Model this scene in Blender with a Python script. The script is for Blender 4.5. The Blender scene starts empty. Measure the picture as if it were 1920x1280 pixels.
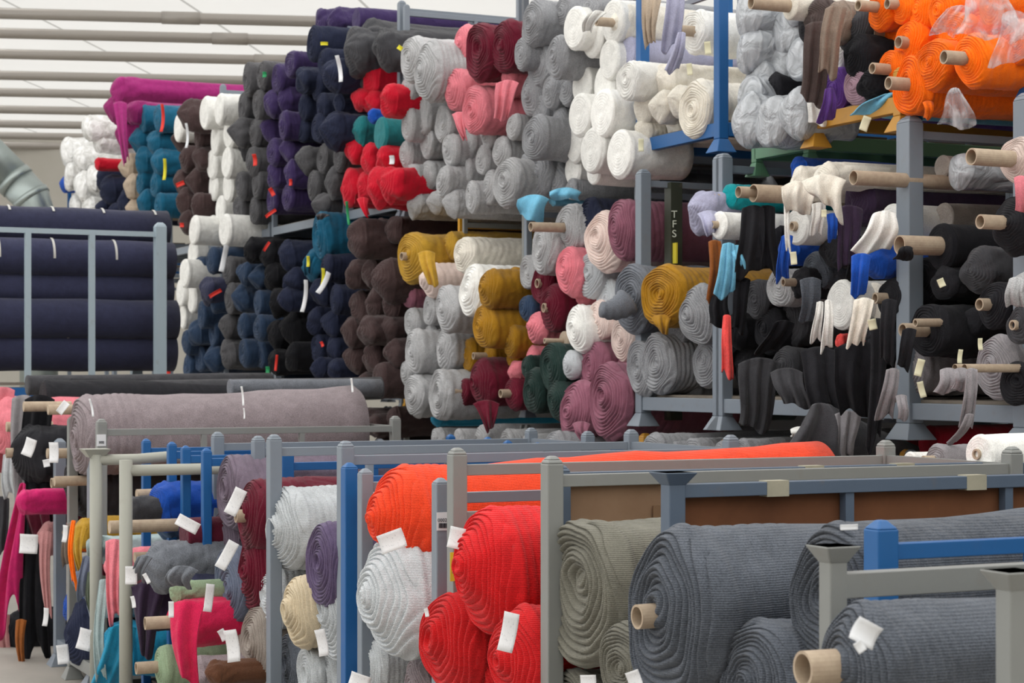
import bpy, math, random
import numpy as np
from mathutils import Matrix, Vector
PI = math.pi
F = 3600.0; CAMZ = 1.7; HOR = 700.0
DV = np.array([-0.4273, 0.9041, 0.0]); PV = np.array([0.9041, 0.4273, 0.0]); ZV = np.array([0, 0, 1.0])
col = bpy.context.scene.collection
rng = random.Random(7)

# ---------------------------------------------------------------- helpers
def s2l(c):
    return tuple((x/12.92 if x <= .04045 else ((x+.055)/1.055)**2.4) for x in c)
def rgb(r, g, b): return s2l((r/255, g/255, b/255))
def pt(px, py, d):
    """point where the sight line through (px,py) meets the upright plane at distance d in front of the rack rows"""
    k = (px-960)/F
    s = d/(k*PV[0]+PV[1])
    return np.array([s*k, s, CAMZ+(HOR-py)*s/F])
def depth(px, d): return d/((px-960)/F*PV[0]+PV[1])

MATS = {}
def nodes_of(name):
    m = bpy.data.materials.new(name); m.use_nodes = True
    nt = m.node_tree; b = nt.nodes['Principled BSDF']
    return m, nt, b
def N(nt, t, **kw):
    n = nt.nodes.new(t)
    for k, v in kw.items():
        if k.startswith('i_'): n.inputs[k[2:].replace('_', ' ')].default_value = v
        else: setattr(n, k, v)
    return n
def fabric(key, c, rough=.95, bump=.5, fleck=.16, knit=0.0, sheen=.15):
    k = ('f', key)
    if k in MATS: return MATS[k]
    m, nt, b = nodes_of('fabric_'+key); L = nt.links.new
    tc = N(nt, 'ShaderNodeTexCoord')
    oi = N(nt, 'ShaderNodeObjectInfo')
    n1 = N(nt, 'ShaderNodeTexNoise'); n1.inputs['Scale'].default_value = 240; n1.inputs['Detail'].default_value = 3
    n2 = N(nt, 'ShaderNodeTexNoise'); n2.inputs['Scale'].default_value = 18; n2.inputs['Detail'].default_value = 4
    L(tc.outputs['Object'], n1.inputs['Vector']); L(tc.outputs['Object'], n2.inputs['Vector'])
    mr = N(nt, 'ShaderNodeMapRange'); mr.inputs[1].default_value = .3; mr.inputs[2].default_value = .7
    mr.inputs[3].default_value = 1-fleck; mr.inputs[4].default_value = 1+fleck; L(n1.outputs['Fac'], mr.inputs[0])
    mr2 = N(nt, 'ShaderNodeMapRange'); mr2.inputs[1].default_value = .3; mr2.inputs[2].default_value = .7
    mr2.inputs[3].default_value = .9; mr2.inputs[4].default_value = 1.1; L(n2.outputs['Fac'], mr2.inputs[0])
    mr3 = N(nt, 'ShaderNodeMapRange'); mr3.inputs[3].default_value = .86; mr3.inputs[4].default_value = 1.12
    L(oi.outputs['Random'], mr3.inputs[0])
    a = N(nt, 'ShaderNodeMath', operation='MULTIPLY'); L(mr.outputs[0], a.inputs[0]); L(mr2.outputs[0], a.inputs[1])
    a2 = N(nt, 'ShaderNodeMath', operation='MULTIPLY'); L(a.outputs[0], a2.inputs[0]); L(mr3.outputs[0], a2.inputs[1])
    vm = N(nt, 'ShaderNodeVectorMath', operation='SCALE'); vm.inputs[0].default_value = c; L(a2.outputs[0], vm.inputs['Scale'])
    L(vm.outputs[0], b.inputs['Base Color'])
    b.inputs['Roughness'].default_value = rough
    b.inputs['Specular IOR Level'].default_value = .12 if rough > .8 else .5
    b.inputs['Sheen Weight'].default_value = sheen
    h = n1.outputs['Fac']
    mx = N(nt, 'ShaderNodeMath', operation='MULTIPLY_ADD'); L(n2.outputs['Fac'], mx.inputs[0]); mx.inputs[1].default_value = 1.5; L(h, mx.inputs[2])
    h = mx.outputs[0]
    if knit:
        w = N(nt, 'ShaderNodeTexWave'); w.bands_direction = 'Z'; w.inputs['Scale'].default_value = knit; w.inputs['Distortion'].default_value = .25
        L(tc.outputs['Object'], w.inputs['Vector'])
        m2 = N(nt, 'ShaderNodeMath', operation='MULTIPLY_ADD'); L(w.outputs['Fac'], m2.inputs[0]); m2.inputs[1].default_value = .6; L(h, m2.inputs[2]); h = m2.outputs[0]
    bp = N(nt, 'ShaderNodeBump'); bp.inputs['Strength'].default_value = bump; bp.inputs['Distance'].default_value = .004
    L(h, bp.inputs['Height'])
    n3 = N(nt, 'ShaderNodeTexNoise'); n3.inputs['Scale'].default_value = 9; n3.inputs['Detail'].default_value = 2; n3.inputs['Distortion'].default_value = .5
    L(tc.outputs['Object'], n3.inputs['Vector'])
    b2 = N(nt, 'ShaderNodeBump'); b2.inputs['Strength'].default_value = .15 if knit or key in ('indigo', 'heather') else .4; b2.inputs['Distance'].default_value = .035
    L(n3.outputs['Fac'], b2.inputs['Height']); L(b2.outputs[0], bp.inputs['Normal']); L(bp.outputs[0], b.inputs['Normal'])
    MATS[k] = m; return m
def plastic_wrap(key, c):
    k = ('w', key)
    if k in MATS: return MATS[k]
    m, nt, b = nodes_of('wrap_'+key); L = nt.links.new
    tc = N(nt, 'ShaderNodeTexCoord')
    n = N(nt, 'ShaderNodeTexNoise'); n.inputs['Scale'].default_value = 10; n.inputs['Detail'].default_value = 3; n.inputs['Distortion'].default_value = 1.2
    L(tc.outputs['Object'], n.inputs['Vector'])
    r = N(nt, 'ShaderNodeValToRGB'); r.color_ramp.elements[0].position = .35; r.color_ramp.elements[1].position = .66
    r.color_ramp.elements[0].color = (*[x*.72 for x in c], 1); r.color_ramp.elements[1].color = (*[min(1, x*1.2+.03) for x in c], 1)
    L(n.outputs['Fac'], r.inputs[0]); L(r.outputs[0], b.inputs['Base Color'])
    b.inputs['Roughness'].default_value = .5; b.inputs['Coat Weight'].default_value = .7; b.inputs['Coat Roughness'].default_value = .12
    bp = N(nt, 'ShaderNodeBump'); bp.inputs['Strength'].default_value = .9; bp.inputs['Distance'].default_value = .03
    L(n.outputs['Fac'], bp.inputs['Height']); L(bp.outputs[0], b.inputs['Normal']); L(bp.outputs[0], b.inputs['Coat Normal'])
    MATS[k] = m; return m
def paint(key, c, rough=.45, metal=0., wear=.25, wearc=(.18, .13, .09)):
    k = ('p', key)
    if k in MATS: return MATS[k]
    m, nt, b = nodes_of('paint_'+key); L = nt.links.new
    tc = N(nt, 'ShaderNodeTexCoord')
    n = N(nt, 'ShaderNodeTexNoise'); n.inputs['Scale'].default_value = 14; n.inputs['Detail'].default_value = 6
    L(tc.outputs['Object'], n.inputs['Vector'])
    r = N(nt, 'ShaderNodeValToRGB'); r.color_ramp.elements[0].position = .62; r.color_ramp.elements[1].position = .8
    r.color_ramp.elements[0].color = (0, 0, 0, 1); r.color_ramp.elements[1].color = (wear, wear, wear, 1)
    L(n.outputs['Fac'], r.inputs[0])
    mix = N(nt, 'ShaderNodeMix', data_type='RGBA'); mix.inputs[6].default_value = (*c, 1); mix.inputs[7].default_value = (*wearc, 1)
    L(r.outputs[0], mix.inputs[0]); L(mix.outputs[2], b.inputs['Base Color'])
    b.inputs['Roughness'].default_value = rough; b.inputs['Metallic'].default_value = metal
    bp = N(nt, 'ShaderNodeBump'); bp.inputs['Strength'].default_value = .12; bp.inputs['Distance'].default_value = .01
    L(n.outputs['Fac'], bp.inputs['Height']); L(bp.outputs[0], b.inputs['Normal'])
    MATS[k] = m; return m
def board(key, c, c2, sc=3, rough=.85):
    k = ('b', key)
    if k in MATS: return MATS[k]
    m, nt, b = nodes_of('board_'+key); L = nt.links.new
    tc = N(nt, 'ShaderNodeTexCoord')
    n = N(nt, 'ShaderNodeTexNoise'); n.inputs['Scale'].default_value = sc; n.inputs['Detail'].default_value = 8; n.inputs['Roughness'].default_value = .65
    L(tc.outputs['Object'], n.inputs['Vector'])
    r = N(nt, 'ShaderNodeValToRGB'); r.color_ramp.elements[0].position = .3; r.color_ramp.elements[1].position = .7
    r.color_ramp.elements[0].color = (*c, 1); r.color_ramp.elements[1].color = (*c2, 1)
    L(n.outputs['Fac'], r.inputs[0]); L(r.outputs[0], b.inputs['Base Color']); b.inputs['Roughness'].default_value = rough
    MATS[k] = m; return m

def mesh_obj(name, V, Fc, mat, parent=None, loc=None, smooth=False, matrix=None):
    me = bpy.data.meshes.new(name)
    V = np.asarray(V, dtype=np.float32)
    me.from_pydata(V.tolist() if len(V) < 3000 else V.tolist(), [], Fc if isinstance(Fc, list) else Fc.tolist())
    if smooth: me.polygons.foreach_set('use_smooth', np.ones(len(me.polygons), dtype=bool))
    me.materials.append(mat); me.update()
    o = bpy.data.objects.new(name, me); col.objects.link(o)
    if matrix is not None: o.matrix_world = matrix
    elif loc is not None: o.location = Vector([float(x) for x in loc])
    if parent is not None: o.parent = parent
    return o
def tag(o, label=None, cat=None, group=None, kind=None):
    if label: o['label'] = label
    if cat: o['category'] = cat
    if group: o['group'] = group
    if kind: o['kind'] = kind
    return o
def empty(name, loc, label=None, cat=None, group=None):
    o = bpy.data.objects.new(name, None); col.objects.link(o); o.location = Vector([float(x) for x in loc])
    o.empty_display_size = .1
    return tag(o, label, cat, group)

class MB:
    def __init__(s): s.V = []; s.F = []
    def add(s, V, Fc):
        n = len(s.V); s.V += [tuple(float(c) for c in v) for v in V]; s.F += [tuple(i+n for i in f) for f in Fc]
    def bar(s, a, b, w, h=None, up=ZV):
        """rectangular bar from a to b, w across, h in the direction closest to up"""
        h = h or w; a = np.array(a, float); b = np.array(b, float); t = b-a; t /= np.linalg.norm(t)
        r = np.cross(t, up)
        if np.linalg.norm(r) < 1e-3: r = PV.copy(); 
        r /= np.linalg.norm(r); u = np.cross(r, t)
        V = []
        for e in (a, b):
            for i, j in ((-1, -1), (1, -1), (1, 1), (-1, 1)): V.append(e+r*i*w/2+u*j*h/2)
        s.add(V, [(0, 3, 2, 1), (4, 5, 6, 7), (0, 1, 5, 4), (1, 2, 6, 5), (2, 3, 7, 6), (3, 0, 4, 7)])
    def frustum(s, c, w0, w1, z0, z1):
        V = []
        for w, z in ((w0, z0), (w1, z1)):
            for i, j in ((-1, -1), (1, -1), (1, 1), (-1, 1)):
                p = np.array(c, float)+PV*i*w/2+DV*j*w/2; V.append((p[0], p[1], z))
        s.add(V, [(0, 1, 2, 3), (4, 7, 6, 5), (0, 4, 5, 1), (1, 5, 6, 2), (2, 6, 7, 3), (3, 7, 4, 0)])
    def tube(s, pts, r, n=14, closed_ends=True):
        pts = [np.array(p, float) for p in pts]; rings = []
        base = len(s.V); up = ZV
        for i, p in enumerate(pts):
            t = pts[min(i+1, len(pts)-1)]-pts[max(i-1, 0)]; t /= np.linalg.norm(t)
            a = np.cross(t, up)
            if np.linalg.norm(a) < .05: a = np.cross(t, PV)
            a /= np.linalg.norm(a); b = np.cross(a, t); rr = r[i] if hasattr(r, '__len__') else r
            for k in range(n):
                q = p+rr*(a*math.cos(2*PI*k/n)+b*math.sin(2*PI*k/n)); s.V.append(tuple(q))
        for i in range(len(pts)-1):
            for k in range(n):
                k2 = (k+1) % n
                s.F.append((base+i*n+k, base+i*n+k2, base+(i+1)*n+k2, base+(i+1)*n+k))
        if closed_ends:
            s.F.append(tuple(base+k for k in range(n))[::-1]); s.F.append(tuple(base+(len(pts)-1)*n+k for k in range(n)))
    def build(s, name, mat, parent=None, smooth=False, bevel=0, origin=None):
        V = np.array(s.V)
        if origin is None: origin = V.mean(0) if parent is None else np.zeros(3)
        off = np.array(origin, float)
        if parent is not None:
            off = np.array(parent.matrix_world.translation) if parent.parent is None else off
            pl = np.array(parent.location); V = V-pl; o = mesh_obj(name, V, s.F, mat, parent, smooth=smooth)
        else:
            V = V-off; o = mesh_obj(name, V, s.F, mat, None, loc=off, smooth=smooth)
        if bevel:
            md = o.modifiers.new('bevel', 'BEVEL'); md.width = bevel; md.segments = 2; md.limit_method = 'ANGLE'
        return o

# ---------------------------------------------------------------- palette (colour of the cloth itself)
C = dict(
    magenta=(150, 42, 108), teal=(24, 92, 122), tealgreen=(35, 115, 120), brown=(74, 58, 58), white=(238, 237, 233), cream=(232, 226, 214),
    charcoal=(84, 83, 86), violet=(62, 48, 90), navy=(40, 45, 66), red=(205, 24, 48), lgrey=(176, 176, 178), mgrey=(150, 151, 155),
    pink=(226, 128, 140), burgundy=(104, 24, 44), ochre=(168, 122, 32), yellow=(190, 148, 52), blush=(228, 208, 200), mauve=(150, 96, 114),
    orange=(255, 116, 18), denim=(70, 92, 120), black=(40, 40, 44), nblack=(28, 28, 32), taupe=(138, 122, 110), dbrown=(84, 72, 70),
    green=(34, 54, 50), lilac=(178, 178, 204), cyan=(24, 158, 166), skyblue=(120, 190, 222), royal=(28, 78, 172), purple=(98, 62, 140),
    dusk=(172, 142, 156), rust=(150, 88, 42), coral=(240, 84, 80), slate=(112, 116, 124), ashgrey=(150, 146, 150), hotorange=(238, 72, 38),
    scarlet=(206, 32, 36), khaki=(116, 114, 104), steel=(86, 91, 100), palegrey=(196, 200, 204), plumgrey=(110, 98, 112), plum=(58, 44, 66),
    beige=(206, 190, 162), heather=(146, 134, 138), rose=(184, 130, 130), raspberry=(212, 38, 84), sage=(150, 170, 140), fuchsia=(206, 40, 110),
    aqua=(40, 150, 190), olive=(72, 82, 66), mist=(160, 178, 180), silver=(176, 180, 186), darkred=(158, 22, 44), sand=(188, 170, 150), coffee=(110, 74, 54),
    bluedark=(48, 66, 92), indigo=(54, 56, 80), graphite=(66, 66, 70), bluegrey=(108, 116, 136), greige=(170, 160, 152), winered=(88, 26, 44))
KN = {'steel': 55, 'khaki': 60, 'scarlet': 60, 'hotorange': 60, 'palegrey': 60}
def cloth_mat(c):
    if c.startswith('w:'): return plastic_wrap(c[2:], rgb(*C[c[2:]]))
    smooth = c in ('indigo',)
    fl = .3 if c in ('heather', 'slate', 'charcoal', 'brown', 'steel', 'mgrey', 'lgrey') else .15
    return fabric(c, rgb(*C[c]), fleck=fl, bump=.35 if c in ('white', 'cream', 'indigo') else .6, knit=KN.get(c, 0), sheen=.05 if c in ('nblack', 'black', 'navy') else .15)
CARD = board('tube', rgb(168, 148, 128), rgb(190, 172, 150), 30)

# ---------------------------------------------------------------- fabric rolls
def roll_geom(R, L, seed, style, NL, nth, pleat):
    r_ = np.random.RandomState(seed)
    big = nth > 80
    th = np.linspace(0, 2*PI, nth, endpoint=False)
    rho = np.linspace(.03, 1, NL*(8 if big else 5))
    bulge, q, amp = dict(coil=(r_.uniform(-.04, .35), 1.5, .10), cone=(r_.uniform(.5, .75), 1.3, .11), lump=(r_.uniform(.3, .6), 2.1, .05),
                         clean=(r_.uniform(0, .05), 2, .016), gather=(r_.uniform(.5, .9), 1.1, .03), wrap=(r_.uniform(.25, .5), 2.4, .01))[style]
    h2, h3, h4 = r_.uniform(.02, .10), r_.uniform(.015, .05), r_.uniform(.005, .025)
    if style in ('lump', 'gather'): h2 *= 1.6; h3 *= 1.8; h4 *= 2
    if style == 'clean': h2 *= .3; h3 *= .3; h4 *= .2
    a2, a3, a4 = r_.uniform(0, 6.28, 3)
    cx, cz = r_.uniform(-.16, .16), r_.uniform(-.05, .22)
    if style == 'clean': cx *= .2; cz *= .2
    def outline(t, w=1.0):
        return 1+w*(h2*np.cos(2*(t-a2))+h3*np.cos(3*(t-a3))+h4*np.cos(5*(t-a4)))
    def ridge(ph): return np.abs(np.sin(PI*ph))**.5
    w1, w2 = r_.uniform(0, 6.28, 2); wa = .8 if style != 'clean' else .05
    TH, RH = np.meshgrid(th, rho)
    ph = NL*(RH+.025*np.sin(11*RH+w1)*(1-RH))**.95 - TH/(2*PI) + wa*np.sin(2*TH+w1)*RH + wa*.3*np.sin(5*TH+w2+RH*4)*RH + wa*.25*np.sin(3*TH+w1+RH*7)*RH
    g = ridge(ph)
    fade = np.clip(RH*5, 0, 1)
    yy = -bulge*R*(1-RH**q) - amp*R*g*fade
    if style in ('coil', 'cone'):   # individual turns stand out or sink in
        yy -= R*.05*np.sin(RH*NL*1.3+w2+np.sin(TH+w1))*np.clip(1.2-RH, .2, 1)
    if style == 'gather':
        k = r_.randint(5, 9); yy += -R*.09*np.abs(np.sin(k*TH/2*1.0+RH*3+w1))*RH if k % 2 == 0 else -R*.09*np.abs(np.sin((k+1)*TH/2+RH*3+w1))*RH
    if style == 'lump': yy += R*.1*np.sin(3*TH+w1+2*RH)*RH*(1-RH)*2+R*.07*np.cos(2*TH-w2)*RH
    rim = 1-.05*np.clip((RH-.9)/.1, 0, 1)*0
    rr = RH*outline(TH)*rim
    X = R*(rr*np.cos(TH)+cx*(1-RH)); Z = R*(rr*np.sin(TH)*.97+cz*(1-RH)*(1))
    # rounded lip
    lip = np.clip((RH-.88)/.12, 0, 1); yy += R*.09*lip**2
    # body rings
    nb1 = 44 if big else 22; nb2 = 12 if big else 6
    span = min(L*.6, (3.0 if pleat > .5 else 1.5)*R)
    if pleat > .5: nb1 = int(nb1*1.6)
    y1 = np.linspace(.1*R, span, nb1); y2 = np.linspace(span*1.05, L, nb2)
    Y = np.concatenate([y1, y2])
    TB, YB = np.meshgrid(th, Y)
    kp = r_.uniform(3.2, 4.6) if not big else r_.uniform(4.5, 6)
    kp = min(kp, nb1/(span/R)/4.2)
    slant = r_.uniform(-.5, .5)
    gp = ridge(YB/R*kp + .35*np.sin(TB+w1)+.2*np.sin(3*TB+w2)+slant*np.sin(TB+1))
    dec = np.exp(-np.clip(YB-span*.5, 0, None)/(R*(.5+pleat*1.5)))
    pa = dict(coil=.035, cone=.045, lump=.02, clean=.012, gather=.04, wrap=.01)[style]*(1.0 if pleat < .5 else 1.2)
    rb = 1.0+.035*np.exp(-((YB-.16*R)/(.07*R))**2)+pa*(gp-.5)*dec
    rb = rb*(1+.03*np.sin(YB/R*1.1+w2+TB)+.02*np.sin(YB/R*2.9+2*TB+w1)*(style != 'clean'))
    ob = outline(TB, .9)
    Xb = R*rb*ob*np.cos(TB); Zb = R*rb*ob*np.sin(TB)*.97
    # wrinkles
    V = np.concatenate([np.stack([X, yy, Z], -1).reshape(-1, 3), np.stack([Xb, YB, Zb], -1).reshape(-1, 3)])
    nr = len(rho)+len(Y)
    lo = np.array([[R*cx, -bulge*R, R*cz], [0, L, 0]])
    V = np.concatenate([V, lo])
    i = np.arange(nr-1)[:, None]*nth; j = np.arange(nth)[None, :]; j2 = (j+1) % nth
    q4 = np.stack([i+j, i+nth+j, i+nth+j2, i+j2], -1).reshape(-1, 4)
    wob = .06 if style in ('lump', 'gather', 'wrap') else .022 if style != 'clean' else .006
    f = 2.1/R; s = seed % 17
    V[:, 1] += R*wob*np.sin(V[:, 0]*f+s)*np.cos(V[:, 2]*f*1.3+s*2)
    nrm = np.sin(V[:, 1]*f*1.1+V[:, 0]*f*1.7+s)*wob*.6
    if style in ('lump', 'gather', 'coil'):
        t2 = np.arctan2(V[:, 2], V[:, 0]); kk = .05 if style != 'coil' else .02
        nrm = nrm-kk*np.abs(np.sin(3*t2+V[:, 1]/R*1.4+w1))**3*np.clip(np.hypot(V[:, 0], V[:, 2])/R*1.5-.3, 0, 1)-kk*.7*np.abs(np.sin(4*t2-V[:, 1]/R*2.3+w2))**4
    V[:, 0] *= 1+nrm; V[:, 2] *= 1+nrm
    faces = q4.tolist()
    c0 = len(V)-2; c1 = len(V)-1; e = (nr-1)*nth
    faces += [[c0, int(a), int((a+1) % nth)] for a in range(nth)]
    faces += [[c1, int(e+(a+1) % nth), int(e+a)] for a in range(nth)]
    return V, faces, bulge+amp

ROLLS = []
NEAR = False
def axis_matrix(loc, yaw=0., pitch=0., roll=0.):
    """local +Y runs back into the rack"""
    base = math.atan2(PV[1], PV[0])-PI/2
    return Matrix.Translation(Vector([float(x) for x in loc])) @ Matrix.Rotation(base+yaw, 4, 'Z') @ Matrix.Rotation(pitch, 4, 'X') @ Matrix.Rotation(roll, 4, 'Y')
def tube_part(o, R, out=.12, r=.036, c=None, cx=0, cz=0, inn=.3, t=.006, name='cardboard_tube'):
    n = 24; V = []; 
    for rr, y in ((r, inn), (r, -out), (r-t, -out), (r-t, -out+min(.25, out+inn*.9))):
        for k in range(n): V.append((cx+rr*math.cos(2*PI*k/n), y, cz+rr*math.sin(2*PI*k/n)))
    Fc = [(i*n+k, i*n+(k+1) % n, (i+1)*n+(k+1) % n, (i+1)*n+k) for i in range(3) for k in range(n)]
    Fc.append(tuple(3*n+k for k in range(n)))
    return mesh_obj(name, V, Fc, c or CARD, o, smooth=False)
def roll(px, py, h, c, style='coil', L=1.55, d=5.21, o=None, yaw=None, pitch=None, tube=0, tr=None, NL=None, nth=None, pleat=.3, label=None, group=None, cat='fabric roll', name='fabric_roll', tdx=0, tdz=0):
    sd = rng.randint(0, 10**6)
    if o is None: o = -rng.uniform(0, .16)
    dd = d+o; p = pt(px, py, dd); s = p[1]; R = h/2*s/F
    sz = h
    if nth is None: nth = 144 if h > 150 else 112 if h > 105 else 72 if h > 75 else 48
    if NL is None: NL = max(4, min(15, int(h/9.5))) if h < 110 else min(16, int(h/13)+2)
    if yaw is None: yaw = rng.uniform(-.05, .05)
    if pitch is None: pitch = rng.uniform(-.015, .015)
    V, Fc, bl = roll_geom(R, L, sd, style, NL, nth, pleat)
    M = axis_matrix(p, yaw, pitch, 0)
    ob = mesh_obj(name, V, Fc, cloth_mat(c) if isinstance(c, str) else c, smooth=True, matrix=M)
    tag(ob, label, cat, group)
    ob_info = dict(o=ob, px=px, py=py, R=R, d=dd, c=c, h=h, M=M)
    ROLLS.append(ob_info)
    if tube: tube_part(ob, R, out=tube+max(0, bl)*.75*R*(1-min(1, abs(tdx)*2.5)), r=tr or min(.028, R*.26), cx=tdx*R, cz=tdz*R+R*.02)
    return ob_info
ORD = ['top', 'second', 'third', 'fourth', 'fifth', 'sixth', 'seventh', 'eighth', 'ninth', 'tenth', 'eleventh', 'twelfth']
CLUSTERS = []
def cluster(word, where, c, style, data, d=5.21, **kw):
    """data: 'x,y,h[,flags] ...'; flags: t tube, cone/lump... single letters, p pleated"""
    items = []
    sty = dict(o='coil', k='cone', l='lump', c='clean', g='gather', w='wrap')
    for tok in data.split():
        f = tok.split(','); x, y, h = map(float, f[:3]); fl = f[3] if len(f) > 3 else ''
        st = style
        for ch in fl:
            if ch in sty: st = sty[ch]
        k = dict(kw)
        if 't' in fl: k['tube'] = rng.uniform(.02, .12)
        if 'T' in fl: k['tube'] = .1
        if 'p' in fl: k['pleat'] = 1.
        if 'f' in fl: k['o'] = -.24
        if 'b' in fl: k['o'] = .02
        if style == 'rand': st = rng.choice(['coil', 'coil', 'lump', 'gather'])
        items.append(roll(x, y, h, c, st, d=d, **k))
    # rows by height, then left to right
    its = sorted(items, key=lambda i: i['py']); rows = []
    for it in its:
        if rows and it['py']-rows[-1][0]['py'] < it['h']*.45: rows[-1].append(it)
        else: rows.append([it])
    nr = len(rows)
    for ri, row in enumerate(rows):
        row.sort(key=lambda i: i['px'])
        for ci, it in enumerate(row):
            rn = '' if nr == 1 else (', %s row' % ('top' if ri == 0 else 'bottom' if ri == nr-1 else ORD[ri]) )
            n = len(row)
            if n == 1: cn = ' alone' if nr > 1 else ''
            elif n == 2: cn = [' left', ' right'][ci]
            else: cn = ', leftmost' if ci == 0 else ', rightmost' if ci == n-1 else ', %s from left' % ORD[ci]
            it['o']['label'] = ('%s roll%s%s, %s' % (word, rn, cn, where)).replace(' alone,', ',')
            if len(items) > 1: it['o']['group'] = '%s rolls %s' % (word, where)
    return items
def nearest(px, py):
    return min(ROLLS, key=lambda r: (r['px']-px)**2+(r['py']-py)**2)
def drape(pxt, pyt, wt, pxb, pyb, wb, c, d, folds=3, amp=.02, par=None, name='loose_end', ang=None, rag=.07, label=None, db=None):
    """cloth hanging from (pxt,pyt) to (pxb,pyb); widths in image pixels at that distance"""
    r = par or nearest(pxt, pyt)
    T = pt(pxt, pyt, d); B = pt(pxb, pyb, db or d); s = T[1]
    a = rng.uniform(-.35, .1) if ang is None else ang
    A = np.array([math.cos(a), math.sin(a), 0]); Nn = np.array([A[1], -A[0], 0])
    nu, nv = 40, 28; wm = max(wt, wb)*s/F; folds = max(.8, folds*.6); amp = min(amp*1.3, .2*wm/folds)
    ph, ph2 = rng.uniform(0, 6), rng.uniform(0, 6)
    u, v = np.meshgrid(np.linspace(0, 1, nu), np.linspace(0, 1, nv))
    hem = 1+1.6*rag*(np.sin(u*4+ph)*.7+np.sin(u*9+ph2)*.3)*v
    vv = v*hem
    w = (wt+(wb-wt)*v**.8)*s/F
    sw = .12*(wb*s/F)*np.sin(v*4+ph)*v
    fold = np.sin(2*PI*folds*u+ph+1.1*np.sin(2.2*v+ph2))+.3*np.sin(2*PI*folds*2.1*u+ph2+1.5*v)+.6*np.cos(PI*(u-.5))
    am = amp*(.25+.75*v**.6)
    P = T[None, None]+(B-T)[None, None]*vv[..., None]+A*((u-.5)*w+sw)[..., None]+Nn*(am*fold+.03*np.sin(v*PI))[..., None]
    P[..., 2] -= (.6*(wt*s/F)*((u-.5)**2))*(1-v)   # rounds over whatever carries it
    V = P.reshape(-1, 3)
    Mi = np.array(r['M'].inverted()); V = V@Mi[:3, :3].T+Mi[:3, 3]
    i = np.arange(nv-1)[:, None]*nu; j = np.arange(nu-1)[None]
    q = np.stack([i+j, i+j+1, i+j+1+nu, i+j+nu], -1).reshape(-1, 4)
    o = mesh_obj(name, V, q.tolist(), cloth_mat(c), r['o'], smooth=True)
    md = o.modifiers.new('thick', 'SOLIDIFY'); md.thickness = .006; md.offset = 0
    if label: o['label'] = label
    return o
def paper_mat():
    if 'paper' in MATS: return MATS['paper']
    m, nt, b = nodes_of('paper'); L = nt.links.new
    tc = N(nt, 'ShaderNodeTexCoord'); sx = N(nt, 'ShaderNodeSeparateXYZ'); L(tc.outputs['UV'], sx.inputs[0])
    w = N(nt, 'ShaderNodeTexNoise'); w.inputs['Scale'].default_value = 1
    mp = N(nt, 'ShaderNodeMapping'); mp.inputs['Scale'].default_value = (22, 9, 1); L(tc.outputs['UV'], mp.inputs[0]); L(mp.outputs[0], w.inputs['Vector'])
    r = N(nt, 'ShaderNodeValToRGB'); r.color_ramp.elements[0].position = .28; r.color_ramp.elements[1].position = .36
    r.color_ramp.elements[0].color = (.35, .35, .4, 1); r.color_ramp.elements[1].color = (.84, .84, .86, 1)
    L(w.outputs['Fac'], r.inputs[0]); L(r.outputs[0], b.inputs['Base Color']); b.inputs['Roughness'].default_value = .7
    MATS['paper'] = m; return m
def flat_mat(key, c, rough=.6, emit=0):
    k = ('flat', key)
    if k in MATS: return MATS[k]
    m, nt, b = nodes_of(key); L = nt.links.new
    n = N(nt, 'ShaderNodeTexNoise'); n.inputs['Scale'].default_value = 40
    mr = N(nt, 'ShaderNodeMapRange'); mr.inputs[3].default_value = .93; mr.inputs[4].default_value = 1.05; L(n.outputs['Fac'], mr.inputs[0])
    vm = N(nt, 'ShaderNodeVectorMath', operation='SCALE'); vm.inputs[0].default_value = c; L(mr.outputs[0], vm.inputs['Scale'])
    L(vm.outputs[0], b.inputs['Base Color']); b.inputs['Roughness'].default_value = rough
    MATS[k] = m; return m
def paper(px, py, w, h, rot, d, par=None, mat=None, name='paper_tag', curl=.25, holes=False):
    r = par or nearest(px, py)
    c = pt(px, py, d); s = c[1]; w_, h_ = w*s/F, h*s/F
    a = rng.uniform(-.25, .15); A = np.array([math.cos(a), math.sin(a), 0]); Nn = np.array([A[1], -A[0], .0])
    n = 7; V = []; UV = []
    ca, sa = math.cos(rot), math.sin(rot)
    for i in range(n):
        for j in range(n):
            x = (i/(n-1)-.5)*w_; z = (j/(n-1)-.5)*h_
            cv = curl*h_*(4*(j/(n-1)-.5)**2-.3)*.4+curl*.2*w_*math.sin(3*i/(n-1))
            V.append(c+A*(x*ca-z*sa)+ZV*(x*sa+z*ca)+Nn*cv); UV.append((i/(n-1), j/(n-1)))
    Fc = [(i*n+j, (i+1)*n+j, (i+1)*n+j+1, i*n+j+1) for i in range(n-1) for j in range(n-1)]
    if isinstance(r, dict): Mi = np.array(r['M'].inverted()); V = np.array(V)@Mi[:3, :3].T+Mi[:3, 3]; po = r['o']
    else: V = np.array(V)-np.array(r.location); po = r
    o = mesh_obj(name, V, Fc, mat or paper_mat(), po, smooth=True)
    me = o.data; uv = me.uv_layers.new(name='UV')
    for lp in me.loops: uv.data[lp.index].uv = UV[lp.vertex_index]
    md = o.modifiers.new('thick', 'SOLIDIFY'); md.thickness = .001
    return o

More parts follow.
